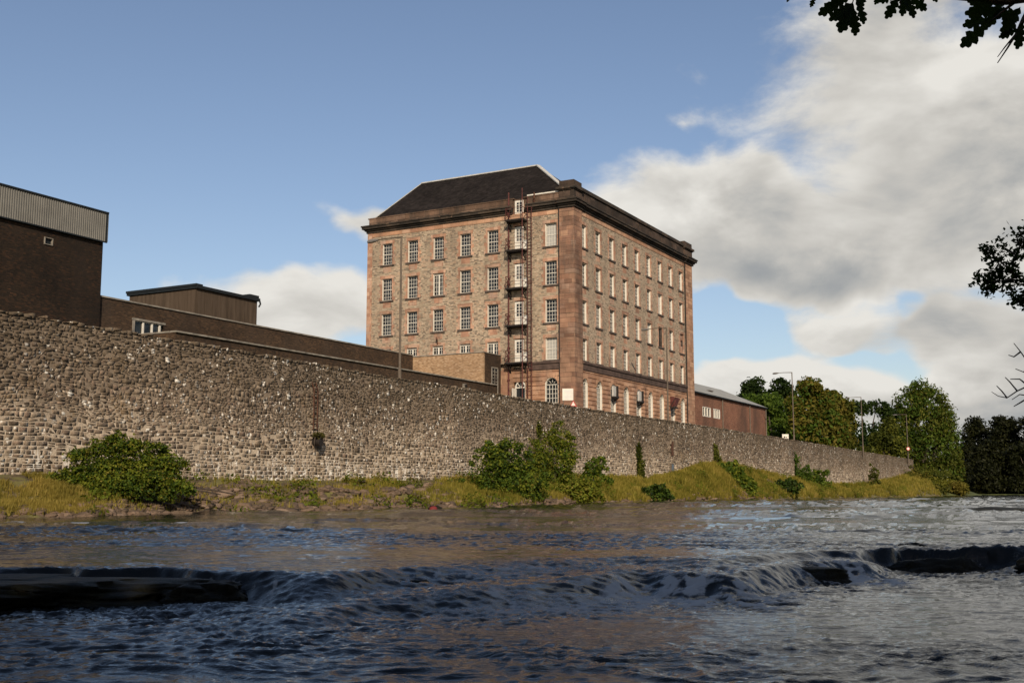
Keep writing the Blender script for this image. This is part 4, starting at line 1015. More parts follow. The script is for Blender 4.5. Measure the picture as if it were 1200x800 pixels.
# ------------------------------------------------------------------ street lamps, signs
lamps = [((470.5, 275), 67.8, 'closest tall grey street lamp with its arm stretched across the left face of the mill'),
         ((781, 386.5), 106.5, 'street lamp with its arm across the right hand face of the mill'),
         ((928, 438), 147.0, 'street lamp beside the end of the red brick shed, against autumn trees'),
         ((1009, 467), 186.0, 'street lamp in the gap between the autumn trees and the big round tree'),
         ((1062, 486), 228.0, 'farthest street lamp in front of the big round tree, carrying a round red ringed sign')]
LT = (-math.sin(math.pi/2 - AR), math.cos(math.pi/2 - AR))
proto = None
def ray_at(px, py, dep):
    v = pix_dir(px, py); tt = dep / v[1]; return Vector((v[0] * tt, dep, CZ + v[2] * tt))
for i, ((px, py), dep, lab) in enumerate(lamps):
    p = ray_at(px, py, dep); base = Vector((p.x, p.y, 6.5))
    t_ = empty('street_lamp', lab, 'street lamp', base, RZ, 'street lamps along the road on top of the river wall')
    if proto is None:
        m1 = MB(); m1.tube([(0, 0, 0), (0, 0, 1.6), (0, 0, 1.65), (0, 0, 9.8)], [.11, .11, .08, .06], 10); proto = [('post', m1.build('post', M['lamp'], t_))]
        m1 = MB(); m1.tube([(0, -.05, 9.8), (0, 1.0, 9.84), (0, 2.0, 9.82)], [.05, .04, .035], 8); proto.append(('arm', m1.build('arm', M['lamp'], t_)))
        m1 = MB(); m1.tube([(0, 1.75, 9.82), (0, 1.95, 9.80), (0, 2.25, 9.79), (0, 2.5, 9.77), (0, 2.58, 9.75)], [.05, .10, .13, .10, .03], 10); proto.append(('lamp_head', m1.build('lamp_head', M['lamphead'], t_)))
    else:
        for nm, src in proto:
            c = src.copy(); COL.objects.link(c); c.parent = t_
def disc(mb, c, r, n, ax_u, ax_v, ax_n, th):
    c = Vector(c); u_, v_, n_ = Vector(ax_u), Vector(ax_v), Vector(ax_n)
    a = [c + u_ * r * math.cos(2 * math.pi * k / n) + v_ * r * math.sin(2 * math.pi * k / n) for k in range(n)]
    b_ = [p + n_ * th for p in a]; mb.add(a + b_, [tuple(range(n)), tuple(range(n, 2 * n))] + [(k, (k + 1) % n, n + (k + 1) % n, n + k) for k in range(n)])
lp = ray_at(1064.2, 525.5, 227.5)
sg = empty('speed_sign', 'small round white sign with red ring fixed low on the farthest lamp post', 'road sign', (lp.x, lp.y, lp.z))
m1 = MB(); disc(m1, (0, 0, 0), .36, 20, (1, 0, 0), (0, 0, 1), (0, -1, 0), .03); m1.build('ring', M['red'], sg)
m1 = MB(); disc(m1, (0, -.031, 0), .25, 20, (1, 0, 0), (0, 0, 1), (0, -1, 0), .01); m1.build('face', M['white'], sg)
m1 = MB(); m1.tube([(0, .06, -3.4), (0, .06, .2)], [.04, .04], 6); m1.build('post', M['lamp'], sg)
# white notice board in front of the corner pilaster
p = ray_at(665.5, 469, 95.0); nb_ = empty('notice_board', 'white square notice board standing before the corner pilaster of the mill', 'sign', (p.x, p.y, 6.5), math.radians(-6))
hh = p.z - 6.5
m1 = MB(); m1.box(-.46, .46, -.03, .03, hh, hh + 1.0); bo = m1.build('board', M['white'], nb_)
m1 = MB()
for k, (a, b_) in enumerate([(.78, .34), (.66, .22), (.50, .12), (.38, .28), (.26, .3), (.14, .2)]): m1.box(-b_, b_, -.036, -.03, hh + a, hh + a + .035)
m1.build('faded_print', M['print'], bo)
m1 = MB(); m1.box(-.40, -.34, .03, .08, 0, hh + .9); m1.build('leg', M['lamp'], nb_); m1 = MB(); m1.box(.34, .40, .03, .08, 0, hh + .9); m1.build('leg', M['lamp'], nb_)
p = ray_at(671.8, 476, 93.5); ws = empty('warning_sign', 'small triangular warning sign, white with red border, peeping over the stone wall', 'road sign', (p.x, p.y, 6.5))
hh = p.z - 6.5
m1 = MB(); m1.add([(-.30, -.02, hh), (.30, -.02, hh), (0, -.02, hh + .52), (-.30, .02, hh), (.30, .02, hh), (0, .02, hh + .52)], [(0, 1, 2), (3, 5, 4), (0, 3, 4, 1), (1, 4, 5, 2), (2, 5, 3, 0)]); m1.build('red_border', M['red'], ws)
m1 = MB(); m1.add([(-.18, -.03, hh + .07), (.18, -.03, hh + .07), (0, -.03, hh + .40)], [(0, 1, 2)]); m1.add([(-.18, -.021, hh + .07), (.18, -.021, hh + .07), (0, -.021, hh + .40)], [(0, 1, 2)]); m1.build('face', M['white'], ws)
m1 = MB(); m1.tube([(0, .05, 0), (0, .05, hh + .3)], [.035, .035], 6); m1.build('post', M['lamp'], ws)
p = ray_at(920.5, 515.5, 147.5); pl = empty('parking_sign', 'small white rectangular sign with a dark mark just over the wall by the third lamp', 'sign', (p.x, p.y, 6.5))
hh = p.z - 6.5
m1 = MB(); m1.box(-.42, .42, -.03, .03, hh, hh + .78); bo = m1.build('board', M['white'], pl)
m1 = MB(); m1.box(-.2, -.05, -.036, -.03, hh + .25, hh + .5); m1.box(.02, .2, -.036, -.03, hh + .3, hh + .42); m1.build('print', M['blackprint'], bo)
m1 = MB(); m1.box(-.03, .03, .03, .08, 0, hh + .6); m1.build('post', M['lamp'], pl)

# ------------------------------------------------------------------ fittings on the river wall
def wall_frame(px, py):
    """point on the wall's river face seen at a direction, with tangent and normal"""
    v = pix_dir(px, py); best = None
    for s in np.linspace(0, WLEN, 2500):
        x, y, tx, ty = wall_at(s)
        e = abs(x * v[1] - y * v[0])
        if best is None or e < best[0]: best = (e, s, x, y, tx, ty, CZ + v[2] / v[1] * y)
    return best[1:]
s, x, y, tx, ty, z = wall_frame(367, 478)
zt_ = wall_frame(367, 448)[5]; zb_ = wall_frame(367, 503)[5]
lad = empty('rusty_ladder', 'short rusty iron ladder fixed high on the stone wall above the outlet', 'ladder', (x, y, zb_), math.atan2(ty, tx))
m1 = MB(); H_ = zt_ - zb_
for sx in (-.17, .17): m1.bar((sx, -.16, 0), (sx, -.16, H_ * .82), .05); m1.bar((sx, -.16, H_ * .82), (sx - .16, -.12, H_), .05); m1.bar((sx, -.16, .3), (sx, 0, .3), .04); m1.bar((sx, -.16, H_ * .7), (sx, 0, H_ * .7), .04)
m1.build('stringer', M['rust'], lad)
q = .15
while q < H_ * .95: m1 = MB(); m1.bar((-.17, -.16, q), (.17, -.16, q), .04); m1.build('rung', M['rust'], lad); q += .28
s, x, y, tx, ty, z = wall_frame(367, 518)
ol = empty('drain_outlet', 'dark drain outlet topped with moss below the rusty ladder', 'drain outlet', (x, y, z), math.atan2(ty, tx))
m1 = MB(); m1.tube([(0.05, -.45, 0), (0.05, .1, 0.02)], [.21, .21], 12); m1.build('pipe', M['darkiron'], ol)

def leafcloud(name, blobs, n, size, mat_, parent, seed, shell=(.55, 1.05), flat=.5, aspect=.55, world_off=(0, 0, 0), droop=0.0):
    R = np.random.default_rng(seed); bl = np.array(blobs, float)       # x,y,z,rx,ry,rz
    wgt = (bl[:, 3] * bl[:, 5] + bl[:, 4] * bl[:, 5] + bl[:, 3] * bl[:, 4]); wgt /= wgt.sum()
    ib = R.choice(len(bl), n, p=wgt); dv = R.normal(size=(n, 3)); dv /= np.linalg.norm(dv, axis=1)[:, None]
    # clumps: pull directions toward a set of random clump centres, leaving gaps between
    ncl = 26; cl = R.normal(size=(len(bl), ncl, 3)); cl /= np.linalg.norm(cl, axis=2)[..., None]
    ic = R.integers(0, ncl, n); dv = dv * .42 + cl[ib, ic] * (.8); dv /= np.linalg.norm(dv, axis=1)[:, None]
    crad = R.uniform(.72, 1.18, (len(bl), ncl))[ib, ic]
    rad = (R.uniform(shell[0], shell[1], n) ** .7) * crad
    c = bl[ib, :3] + dv * bl[ib, 3:6] * rad[:, None] + R.normal(size=(n, 3)) * size * .5
    nm = dv * (1 - flat) + R.normal(size=(n, 3)) * .55 + np.array([0, 0, .35]); nm /= np.linalg.norm(nm, axis=1)[:, None]
    a = np.cross(nm, R.normal(size=(n, 3))); a /= np.linalg.norm(a, axis=1)[:, None]; b_ = np.cross(nm, a)
    if droop: a = a + np.array([0, 0, -droop]); a /= np.linalg.norm(a, axis=1)[:, None]; b_ = np.cross(nm, a); b_ /= np.linalg.norm(b_, axis=1)[:, None]
    sz = size * R.uniform(.6, 1.35, n)[:, None]
    V = np.stack([c - a * sz, c - b_ * sz * aspect, c + a * sz, c + b_ * sz * aspect], 1).reshape(-1, 3)
    Fq = np.arange(4 * n).reshape(n, 4)
    clr = R.random((len(bl), ncl))
    rnd = np.clip(clr[ib, ic] * .5 + R.random(n) * .35 + (rad - .8) * .3, 0, 1)
    return obj(name, mesh_from(name, V, Fq, mat_, rnd=np.repeat(rnd, 4)), parent)

leafcloud('moss', [(-.05, -.38, .34, .38, .28, .17)], 500, .05, LM['moss'], ol, 3)
m1 = MB(); m1.tube([(-.3, -.3, .25), (-.42, -.35, -.1), (-.36, -.3, -.3)], [.03, .02, .01], 5); m1.tube([(.1, -.4, .2), (.2, -.45, -.2)], [.02, .01], 5); m1.build('dead_stem', M['bark'], ol)
s, x, y, tx, ty, z = wall_frame(786.5, 551)
dr = empty('blue_grey_hatch', 'blue-grey metal hatch at the foot of the stone wall above the grass', 'hatch', (x, y, wall_base(s) - .1), math.atan2(ty, tx))
m1 = MB(); m1.box(-.28, .28, -.14, .05, 0, 1.15); m1.build('panel', M['bluegrey'], dr)
m1 = MB(); m1.box(-.33, -.28, -.16, .05, 0, 1.2); m1.box(.28, .33, -.16, .05, 0, 1.2); m1.box(-.33, .33, -.16, .05, 1.15, 1.22); m1.build('frame', M['lamp'], dr)
s, x, y, tx, ty, z = wall_frame(787, 525)
nh = empty('rusty_recess', 'rust stained arched recess in the stone wall above the blue-grey hatch', 'recess', (x, y, z), math.atan2(ty, tx))
m1 = MB(); pts = [(-.30, -.09, -.7), (.30, -.09, -.7)] + [(.30 * math.cos(a), -.09, .35 + .33 * math.sin(a)) for a in [math.pi * k / 8 for k in range(9)]]
m1.add(pts, [tuple(range(len(pts)))]); m1.build('rusty_plate', M['rust'], nh)
m1 = MB()
for k in range(9):
    a0, a1 = math.pi * k / 9 + .03, math.pi * (k + 1) / 9 - .03
    P = lambda a, r, d_: (r * math.cos(a), d_, .35 + r * 1.05 * math.sin(a))
    m1.add([P(a0, .3, 0), P(a1, .3, 0), P(a1, .48, 0), P(a0, .48, 0), P(a0, .3, -.13), P(a1, .3, -.13), P(a1, .48, -.13), P(a0, .48, -.13)], BF)
m1.build('arch_stones', M['wallstone'], nh)

# ------------------------------------------------------------------ plants
def trunk(parent, base, tops, r0, mt=None, bend=.3, n=7):
    m1 = MB(); base = Vector(base)
    for tp in tops:
        tp = Vector(tp); mid1 = base.lerp(tp, .35) + Vector((random.uniform(-bend, bend), random.uniform(-bend, bend), .1)); mid2 = base.lerp(tp, .7) + Vector((random.uniform(-bend, bend), random.uniform(-bend, bend), .2))
        m1.tube([base, mid1, mid2, tp], [r0, r0 * .62, r0 * .38, r0 * .12], n)
    return m1.build('trunk', mt or M['bark'], parent, True)

def tree(name, label, cat, x, y, z0, crown, leaf, n, size, seed, group=None, trunk_r=.35, **kw):
    """crown: blobs relative to the base (x,y,z,rx,ry,rz)"""
    t_ = empty(name, label, cat, (x, y, z0), 0, group)
    tops = [(b_[0], b_[1], b_[2] + b_[5] * .3) for b_ in crown[:7]]
    trunk(t_, (0, 0, -.3), tops, trunk_r, bend=trunk_r * 2)
    if isinstance(leaf, tuple): 
        for j, (lf, frac) in enumerate(leaf): leafcloud('crown', crown, int(n * frac), size, LM[lf], t_, seed + j * 100, **kw)
    else: leafcloud('crown', crown, n, size, LM[leaf], t_, seed, **kw)
    return t_

def at(px, dep):    # ground position in a direction
    return (px - 600) / math.hypot(F, 176) * dep, dep
def zpx(y, dep): return CZ + pix_dir(600, y)[2] / pix_dir(600, y)[1] * dep
def crown_from(px, dep, z0, lobes):
    """lobes given as (dx, z centre, rx, rz) in metres from the axis"""
    out = []
    for (dx, zc, rx, rz) in lobes: out.append((dx, random.uniform(-.25, .25) * rx, zc, rx, rx * .9, rz))
    return out
def m_px(dep): return dep / 1331.0
def tree_px(name, label, px0, dep, z0, lobes_px, leaf, n, size, seed, group='trees beyond the mill', cat='tree', **kw):
    x, y = at(px0, dep); s = m_px(dep); cr = []
    for (cx, cy, rx, ry) in lobes_px:
        cr.append(((cx - px0) * s, random.uniform(-.3, .3) * rx * s, zpx(cy, dep) - z0, rx * s, rx * s * .9, ry * s))
    return tree(name, label, cat, x, y, z0, cr, leaf, n, size, seed, group, **kw)
tree_px('broadleaf_tree', 'dark rounded tree crown rising leftmost behind the red shed', 888, 262, 6.5, [(888, 455, 15, 12), (878, 466, 11, 9), (896, 466, 13, 10), (888, 485, 20, 18), (874, 500, 15, 22)], 'dark', 5200, .42, 1)
tree_px('broadleaf_tree', 'dark tree crown second from left, behind the third street lamp', 916, 255, 6.5, [(917, 454, 14, 11), (908, 464, 10, 9), (927, 464, 12, 11), (918, 484, 20, 20), (922, 505, 24, 22)], 'dark', 5200, .42, 2)
tree_px('broadleaf_tree', 'bright green bushy tree directly beside the end of the red shed', 903, 205, 6.5, [(884, 475, 15, 13), (905, 474, 18, 13), (925, 482, 14, 14), (890, 500, 18, 20), (912, 505, 20, 18), (930, 508, 16, 18), (903, 522, 30, 12)], 'green', 9000, .36, 3)
tree_px('autumn_tree', 'tall tree turning yellow and brown right of the third street lamp', 952, 190, 6.5, [(952, 456, 14, 13), (935, 474, 12, 12), (968, 468, 14, 12), (945, 480, 18, 16), (972, 488, 16, 18), (940, 502, 16, 18), (960, 510, 22, 18), (985, 507, 12, 16)], (('autumn', .6), ('green', .4)), 13000, .34, 4)
tree_px('broadleaf_tree', 'green tree with yellowing top just left of the fourth street lamp', 988, 196, 6.5, [(980, 468, 12, 11), (992, 478, 12, 13), (998, 495, 9, 18), (984, 500, 14, 18), (990, 518, 16, 12)], (('olive', .65), ('autumn', .35)), 8000, .34, 5)
tree_px('broadleaf_tree', 'dark open tree with sky showing through, behind the fourth street lamp', 1022, 250, 6.5, [(1012, 478, 14, 8), (1032, 477, 14, 8), (1045, 486, 12, 9), (1010, 505, 9, 14), (1035, 505, 16, 12), (1022, 524, 26, 12), (1050, 515, 12, 18)], 'dark', 5200, .40, 6)
tree_px('broadleaf_tree', 'low dark olive tree left of the farthest street lamp, under the big tree', 1042, 240, 6.5, [(1035, 516, 14, 10), (1048, 505, 11, 16), (1056, 526, 14, 14), (1022, 530, 16, 8)], 'olive', 5500, .34, 7)
tree_px('spreading_tree', 'biggest full green tree with feathery outline at the far end of the wall', 1088, 262, 1.6,
        [(1086, 460, 16, 17), (1096, 474, 22, 22), (1072, 476, 20, 20), (1060, 496, 19, 26), (1052, 518, 15, 24), (1088, 500, 30, 30), (1110, 498, 17, 26), (1068, 524, 20, 24), (1092, 528, 30, 28), (1116, 526, 15, 28), (1108, 552, 22, 18), (1085, 552, 22, 14), (1122, 550, 9, 18)],
        (('olive', .6), ('green', .4)), 26000, .40, 8, trunk_r=.7, aspect=.42, droop=.5)
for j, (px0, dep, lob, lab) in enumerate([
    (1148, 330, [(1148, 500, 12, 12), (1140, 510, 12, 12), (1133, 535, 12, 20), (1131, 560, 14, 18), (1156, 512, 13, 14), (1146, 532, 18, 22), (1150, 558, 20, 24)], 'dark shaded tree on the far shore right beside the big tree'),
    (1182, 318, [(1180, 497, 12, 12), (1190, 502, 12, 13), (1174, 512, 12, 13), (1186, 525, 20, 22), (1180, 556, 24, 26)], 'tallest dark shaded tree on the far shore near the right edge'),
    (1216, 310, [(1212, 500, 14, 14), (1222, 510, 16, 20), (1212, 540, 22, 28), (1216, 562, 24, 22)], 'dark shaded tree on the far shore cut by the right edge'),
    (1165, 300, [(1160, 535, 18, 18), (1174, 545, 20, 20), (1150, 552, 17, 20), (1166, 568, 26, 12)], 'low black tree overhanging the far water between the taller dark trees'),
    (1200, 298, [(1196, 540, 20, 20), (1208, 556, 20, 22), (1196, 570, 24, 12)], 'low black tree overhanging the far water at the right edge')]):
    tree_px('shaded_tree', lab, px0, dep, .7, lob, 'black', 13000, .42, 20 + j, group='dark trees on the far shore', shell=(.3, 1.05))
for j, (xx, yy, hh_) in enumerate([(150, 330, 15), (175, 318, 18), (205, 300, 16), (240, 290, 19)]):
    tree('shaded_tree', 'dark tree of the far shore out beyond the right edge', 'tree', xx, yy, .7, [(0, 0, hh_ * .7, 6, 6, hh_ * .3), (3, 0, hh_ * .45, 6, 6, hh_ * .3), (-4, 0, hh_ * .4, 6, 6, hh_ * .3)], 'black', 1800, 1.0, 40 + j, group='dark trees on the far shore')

def shrub_at(label, px, py_base, v, lobes, leaf, n, size, seed, name='shrub', cat='shrub', group='shrubs on the river bank', k=None, **kw):
    """lobes in pixels (cx, cy, rx, ry) about the wall foot; v is how far up the bank it roots"""
    vdir = pix_dir(px, py_base)
    best = min(((abs(bank_point(kq, v)[0] * vdir[1] - bank_point(kq, v)[1] * vdir[0]), kq) for kq in np.linspace(-.9, 12, 900)), key=lambda q: q[0])
    bx_, by_, bz_ = [float(q) for q in bank_point(best[1], v)]
    t_ = empty(name, label, cat, (bx_, by_, bz_), 0, group); cr = []
    for (cx, cy, rx, ry) in lobes:
        dep = by_ + random.uniform(-.2, .2); p = ray_at(cx, cy, dep); s2 = m_px(dep)
        cr.append((p.x - bx_, p.y - by_, p.z - bz_, rx * s2, rx * s2 * .65, ry * s2))
    n0 = len(cr)
    if name == 'shrub' and n0 >= 2:
        for q in range(9 * n0):
            c_ = cr[q % n0]; a_ = random.uniform(-.5, math.pi + .5); f_ = random.uniform(.75, 1.45); r_q = max(c_[3] * random.uniform(.14, .34), size * 1.2)
            cr.append((c_[0] + c_[3] * math.cos(a_) * f_, c_[1] + random.uniform(-.5, .5) * c_[4], c_[2] + c_[5] * math.sin(a_) * f_, r_q, r_q, r_q * .7))
    trunk(t_, (0, 0, -.1), [(c_[0], c_[1], c_[2]) for c_ in cr[:7]], .035, bend=.15, n=5)
    if isinstance(leaf, tuple):
        for j, (lf, fr_) in enumerate(leaf): leafcloud('foliage', cr, int(n * fr_), size, LM[lf], t_, seed + 50 * j, **kw)
    else: leafcloud('foliage', cr, n, size, LM[leaf], t_, seed, **kw)
    return t_
_lob = [(105, 576, 42, 18), (150, 570, 48, 20), (90, 568, 28, 15), (140, 545, 38, 22), (180, 548, 34, 18), (110, 550, 28, 18), (150, 522, 22, 13), (198, 542, 20, 12), (185, 572, 28, 14), (72, 575, 16, 11), (125, 528, 18, 12)]
shrub_at('big broad dark green bush leaning on the stone wall at the left', 140, 595, .45, _lob,
         (('dark', .14), ('green', .30), ('bright', .42), ('yellow', .14)), 30000, .052, 60, shell=(.15, 1.12), aspect=.75)
shrub_at('rounded dark green bush, left one of the middle clump', 590, 590, .42, [(590, 545, 26, 22), (575, 560, 24, 24), (605, 565, 26, 20), (600, 585, 36, 9), (582, 532, 18, 10)],
         (('dark', .15), ('green', .4), ('bright', .45)), 13000, .085, 61, aspect=.7)
shrub_at('tall green sapling bush reaching highest against the wall in the middle clump', 648, 580, .7, [(655, 512, 14, 12), (642, 525, 18, 14), (655, 540, 18, 18), (635, 545, 16, 18), (665, 530, 10, 14), (645, 562, 24, 18), (625, 560, 16, 16)],
         (('green', .25), ('bright', .5), ('yellow', .25)), 12000, .085, 62, aspect=.6)
shrub_at('yellow green weeds at the foot of the middle clump of bushes', 660, 590, .30, [(660, 578, 26, 10), (680, 582, 20, 9), (640, 582, 22, 9), (690, 572, 14, 10)], (('bright', .5), ('yellow', .5)), 4200, .11, 63)
shrub_at('small leafy bush right of the middle clump, against the wall', 697, 575, .6, [(697, 548, 10, 10), (697, 562, 13, 12), (690, 575, 12, 10)], (('green', .6), ('bright', .4)), 2300, .13, 64)
shrub_at('lone dark bush at the waterline below the blue-grey hatch', 768, 586, .10, [(768, 578, 13, 8), (760, 582, 9, 6), (776, 582, 9, 6)], (('dark', .6), ('green', .4)), 1800, .14, 65)
shrub_at('green bush on the steep grass hump, left of the pair', 858, 575, .55, [(856, 555, 13, 11), (868, 565, 12, 11), (878, 573, 9, 10), (848, 560, 8, 8)], (('green', .6), ('bright', .4)), 3200, .17, 66)
shrub_at('round dark bush low on the grassy bank near the wall', 923, 583, .25, [(923, 572, 12, 9), (915, 575, 9, 7)], (('dark', .6), ('green', .4)), 1700, .18, 67)
shrub_at('ivy covered shrub, left one against the far wall', 938, 570, .9, [(935, 553, 9, 12), (942, 560, 7, 9), (930, 540, 4, 10)], 'green', 1500, .18, 68)
shrub_at('leafy shrub, right one against the far wall', 958, 575, .7, [(958, 562, 11, 10), (960, 570, 10, 7)], (('green', .7), ('bright', .3)), 1700, .18, 69)
shrub_at('thin straggly shrub near the far end of the wall', 1024, 580, .7, [(1023, 562, 5, 14), (1024, 575, 6, 6)], 'olive', 700, .22, 70)
shrub_at('brown weedy scrub at the end of the wall', 1072, 578, .8, [(1072, 560, 14, 10), (1060, 566, 12, 9), (1085, 572, 20, 7)], (('olive', .6), ('autumn', .4)), 2400, .25, 71)
shrub_at('narrow ivy column growing up the wall left of the hatch', 750, 572, .97, [(749, 530, 3, 12), (751, 545, 5, 10), (751, 556, 5, 8)], 'olive', 1000, .12, 72, name='ivy', cat='ivy')
shrub_at('small ivy tuft growing on the wall right of the grass hump', 838, 536, .99, [(838, 528, 4, 8), (839, 537, 5, 6)], 'olive', 500, .15, 73, name='ivy', cat='ivy')
shrub_at('thin plant clinging high on the wall above the middle clump', 633, 505, .99, [(632, 503, 3, 9)], 'olive', 260, .09, 74, name='ivy', cat='ivy')
# far scrub on the river point
for j, (px0, dep, lob, lf, lab) in enumerate([(1100, 236, [(1095, 570, 20, 9), (1112, 570, 16, 8), (1080, 565, 16, 9)], 'yellow', 'yellow green scrub at the foot of the big tree'),
                                              (1124, 232, [(1124, 571, 10, 8)], 'autumn', 'rounded brown scrub at the tip of the river point'),
                                              (1090, 246, [(1085, 556, 18, 10), (1105, 560, 18, 12)], 'olive', 'dull green scrub behind the end of the wall')]):
    x, y = at(px0, dep); s2 = m_px(dep); z0 = 1.0
    tree('scrub', lab, 'scrub', x, y, z0, [((cx - px0) * s2, 0, zpx(cy, dep) - z0, rx * s2, rx * s2, ry * s2) for cx, cy, rx, ry in lob], lf, 2600, .28, 80 + j, group='scrub on the river point', trunk_r=.1)

# grass: blades bound in tufts over the bank
def grass(name, ks_, vs_, n, hgt, wd_, mt, seed, kwt=None, blades=5):
    R = np.random.default_rng(seed); nt = n // blades
    k = R.uniform(ks_[0], ks_[1], nt * 3); v = R.uniform(vs_[0], vs_[1], nt * 3)
    x, y, z = bank_point(k, v); keep = fbm(x * .35, y * .35, 3, seed) > .33
    if kwt is not None: keep &= R.random(len(k)) < kwt(k, v)
    keep &= z > .05
    k, v, x, y, z = [a[keep][:nt] for a in (k, v, x, y, z)]; nt = len(k)
    jx, jy = R.normal(0, .07, (2, nt)); x, y = x + jx, y + jy
    th = R.random(nt); rep = lambda a: np.repeat(a, blades); N = nt * blades
    sc = rep(.6 + .8 * th) * R.uniform(.7, 1.2, N) * (1 + rep(y) / 130.)
    a = R.random(N) * 2 * np.pi; ln = R.uniform(.15, .75, N)
    bx_ = rep(x) + np.cos(a) * .04; by_ = rep(y) + np.sin(a) * .04; bz_ = rep(z) - .03
    tipx, tipy, tipz = bx_ + np.cos(a) * ln * hgt * sc, by_ + np.sin(a) * ln * hgt * sc, bz_ + hgt * sc
    wx_, wy_ = -np.sin(a) * wd_ * sc, np.cos(a) * wd_ * sc
    V = np.stack([np.stack([bx_ - wx_, by_ - wy_, bz_], 1), np.stack([bx_ + wx_, by_ + wy_, bz_], 1), np.stack([tipx, tipy, tipz], 1)], 1).reshape(-1, 3)
    rn = np.repeat(np.clip(rep(fbm(x * .5, y * .5, 3, seed + 5)) * .9 + R.random(N) * .5 - .2, 0, 1), 3)
    return tag(obj(name, mesh_from(name, V, np.arange(3 * N).reshape(N, 3), mt, rnd=rn)), kind='stuff')
rub = lambda k, v: np.where((k > 1.2) & (k < 2.9), .10, np.where((k >= 2.9) & (k < 4.4), .45, 1.0)) * np.where(v < .2, .45, 1)
tag(grass('dry_grass', (-.8, 1.2), (.12, 1.0), 44000, .14, .012, LM['dry'], 201), 'tall dry golden grass beside the big bush at the left', 'grass')
tag(grass('bank_grass', (1.2, 8.0), (.14, 1.0), 110000, .18, .016, LM['grass'], 202, rub), 'yellow green grass along the foot of the stone wall', 'grass')
tag(grass('far_bank_grass', (7.0, 12.0), (.04, 1.0), 70000, .24, .026, LM['grass'], 203), 'yellow green grass on the far humps of the bank', 'grass')
tag(grass('hump_grass', (8.0, 9.4), (.05, 1.0), 40000, .22, .026, LM['grass'], 204), 'tall coarse grass on the steep hump of the bank', 'grass')
# weeds among the grass: leafy clumps
R = np.random.default_rng(77); cl = []
for i in range(150):
    k = R.uniform(1.0, 11.5); v = R.uniform(.1, .95)
    if 1.2 < k < 2.6 and R.random() < .7: continue
    x, y, z = bank_point(k, v); r = R.uniform(.2, .6) * (1 + y / 150); cl.append((float(x), float(y), float(z) + r * .3, r, r, r * .7))
a = leafcloud('bank_weeds', cl, 16000, .085, LM['bright'], None, 90); tag(a, 'leafy green weeds scattered through the bank grass', 'weeds', kind='stuff')
a = leafcloud('dry_bank_weeds', cl[::2], 7000, .075, LM['autumn'], None, 91); tag(a, 'brown dying weeds scattered through the bank grass', 'weeds', kind='stuff')

# rocks
M['rock'], t, b = mat('bank_rock'); g = t.new('ShaderNodeNewGeometry').outputs['Position']
c = t.ramp(t.m('ADD', t.m('MULTIPLY', t.attr('rnd'), .6), t.m('MULTIPLY', t.noise(g, 2.5, 4), .4)), [(0, (.05, .036, .024)), (.4, (.11, .078, .052)), (.7, (.17, .115, .078)), (1, (.30, .23, .17))])
t.set(b.inputs['Base Color'], c); t.set(b.inputs['Normal'], t.bump(t.noise(g, 7, 6, .7), .9, .1))
M['wetrock'], t, b = mat('wet_black_rock'); g = t.new('ShaderNodeNewGeometry').outputs['Position']
c = t.ramp(t.noise(g, 2.6, 6, .7), [(.35, (.006, .006, .004)), (.55, (.014, .013, .006)), (.75, (.040, .036, .012))])
t.set(b.inputs['Base Color'], c); t.set(b.inputs['Normal'], t.bump(t.noise(g, 9, 7, .75), 1.0, .12)); b.inputs['Roughness'].default_value = .55
_ico = None
def rockmesh(name, rx, ry, rz, seed, mt, sub=3, rough=.35, flat_top=0.0, origin=(0, 0, 0)):
    import bmesh
    bm = bmesh.new(); bmesh.ops.create_icosphere(bm, subdivisions=sub, radius=1.0)
    R = np.random.default_rng(seed); ph = R.random(3) * 50
    from mathutils import noise as mn
    for v in bm.verts:
        p = v.co.copy(); f = 1 + rough * (mn.fractal(p * 1.3 + Vector(ph), .8, 2.0, 4)) + rough * .5 * (mn.cell(p * 1.8 + Vector(ph)) - .5)
        p = p * f
        if flat_top and p.z > flat_top: p.z = flat_top + (p.z - flat_top) * .2
        v.co = Vector((p.x * rx, p.y * ry, p.z * rz))
    me = bpy.data.meshes.new(name); bm.to_mesh(me); bm.free(); me.materials.append(mt)
    a = me.attributes.new('rnd', 'FLOAT', 'POINT'); a.data.foreach_set('value', np.full(len(me.vertices), R.random(), dtype=np.float32))
    if sub >= 3: me.polygons.foreach_set('use_smooth', np.ones(len(me.polygons), dtype=bool))
    return me
def rock(label, loc, rx, ry, rz, seed, mt, rot=0, grp=None, name='river_rock', sub=5, **kw):
    o = obj(name, rockmesh(name, rx, ry, rz, seed, mt, sub, **kw), None, loc, rot); return tag(o, label, 'rock', grp)
GRP = 'black rocks in the rapids'
rock('broad wet black rock slab in the rapids at the left', (-5.05, 11.35, -.235), 2.1, .85, .29, 1, M['wetrock'], -.03, GRP, rough=.34, flat_top=.62)
rock('low black rock at the right end of the left slab, where water spills over it', (-2.95, 11.25, -.30), .55, .38, .22, 2, M['wetrock'], .1, GRP, rough=.3)
rock('flat isolated black rock below the right hand waterfall', (3.55, 14.0, -.24), .58, .24, .20, 3, M['wetrock'], 0, GRP, rough=.2, flat_top=.6)
rock('black rock ledge in the rapids at the right edge', (7.75, 15.3, -.28), .95, .6, .34, 4, M['wetrock'], .1, GRP, rough=.25, flat_top=.75)
rock('low black shelf of rock showing through the right hand waterfall', (4.1, 15.0, -.40), .75, .28, .26, 8, M['wetrock'], 0, GRP, rough=.3)
rock('dark rock face under the falling water left of the right edge ledge', (5.9, 15.75, -.42), .9, .3, .30, 9, M['wetrock'], 0, GRP, rough=.3)
rock('dark hump of rock in the middle of the rapids', (-1.15, 12.0, -.33), .6, .3, .24, 10, M['wetrock'], 0, GRP, rough=.3)
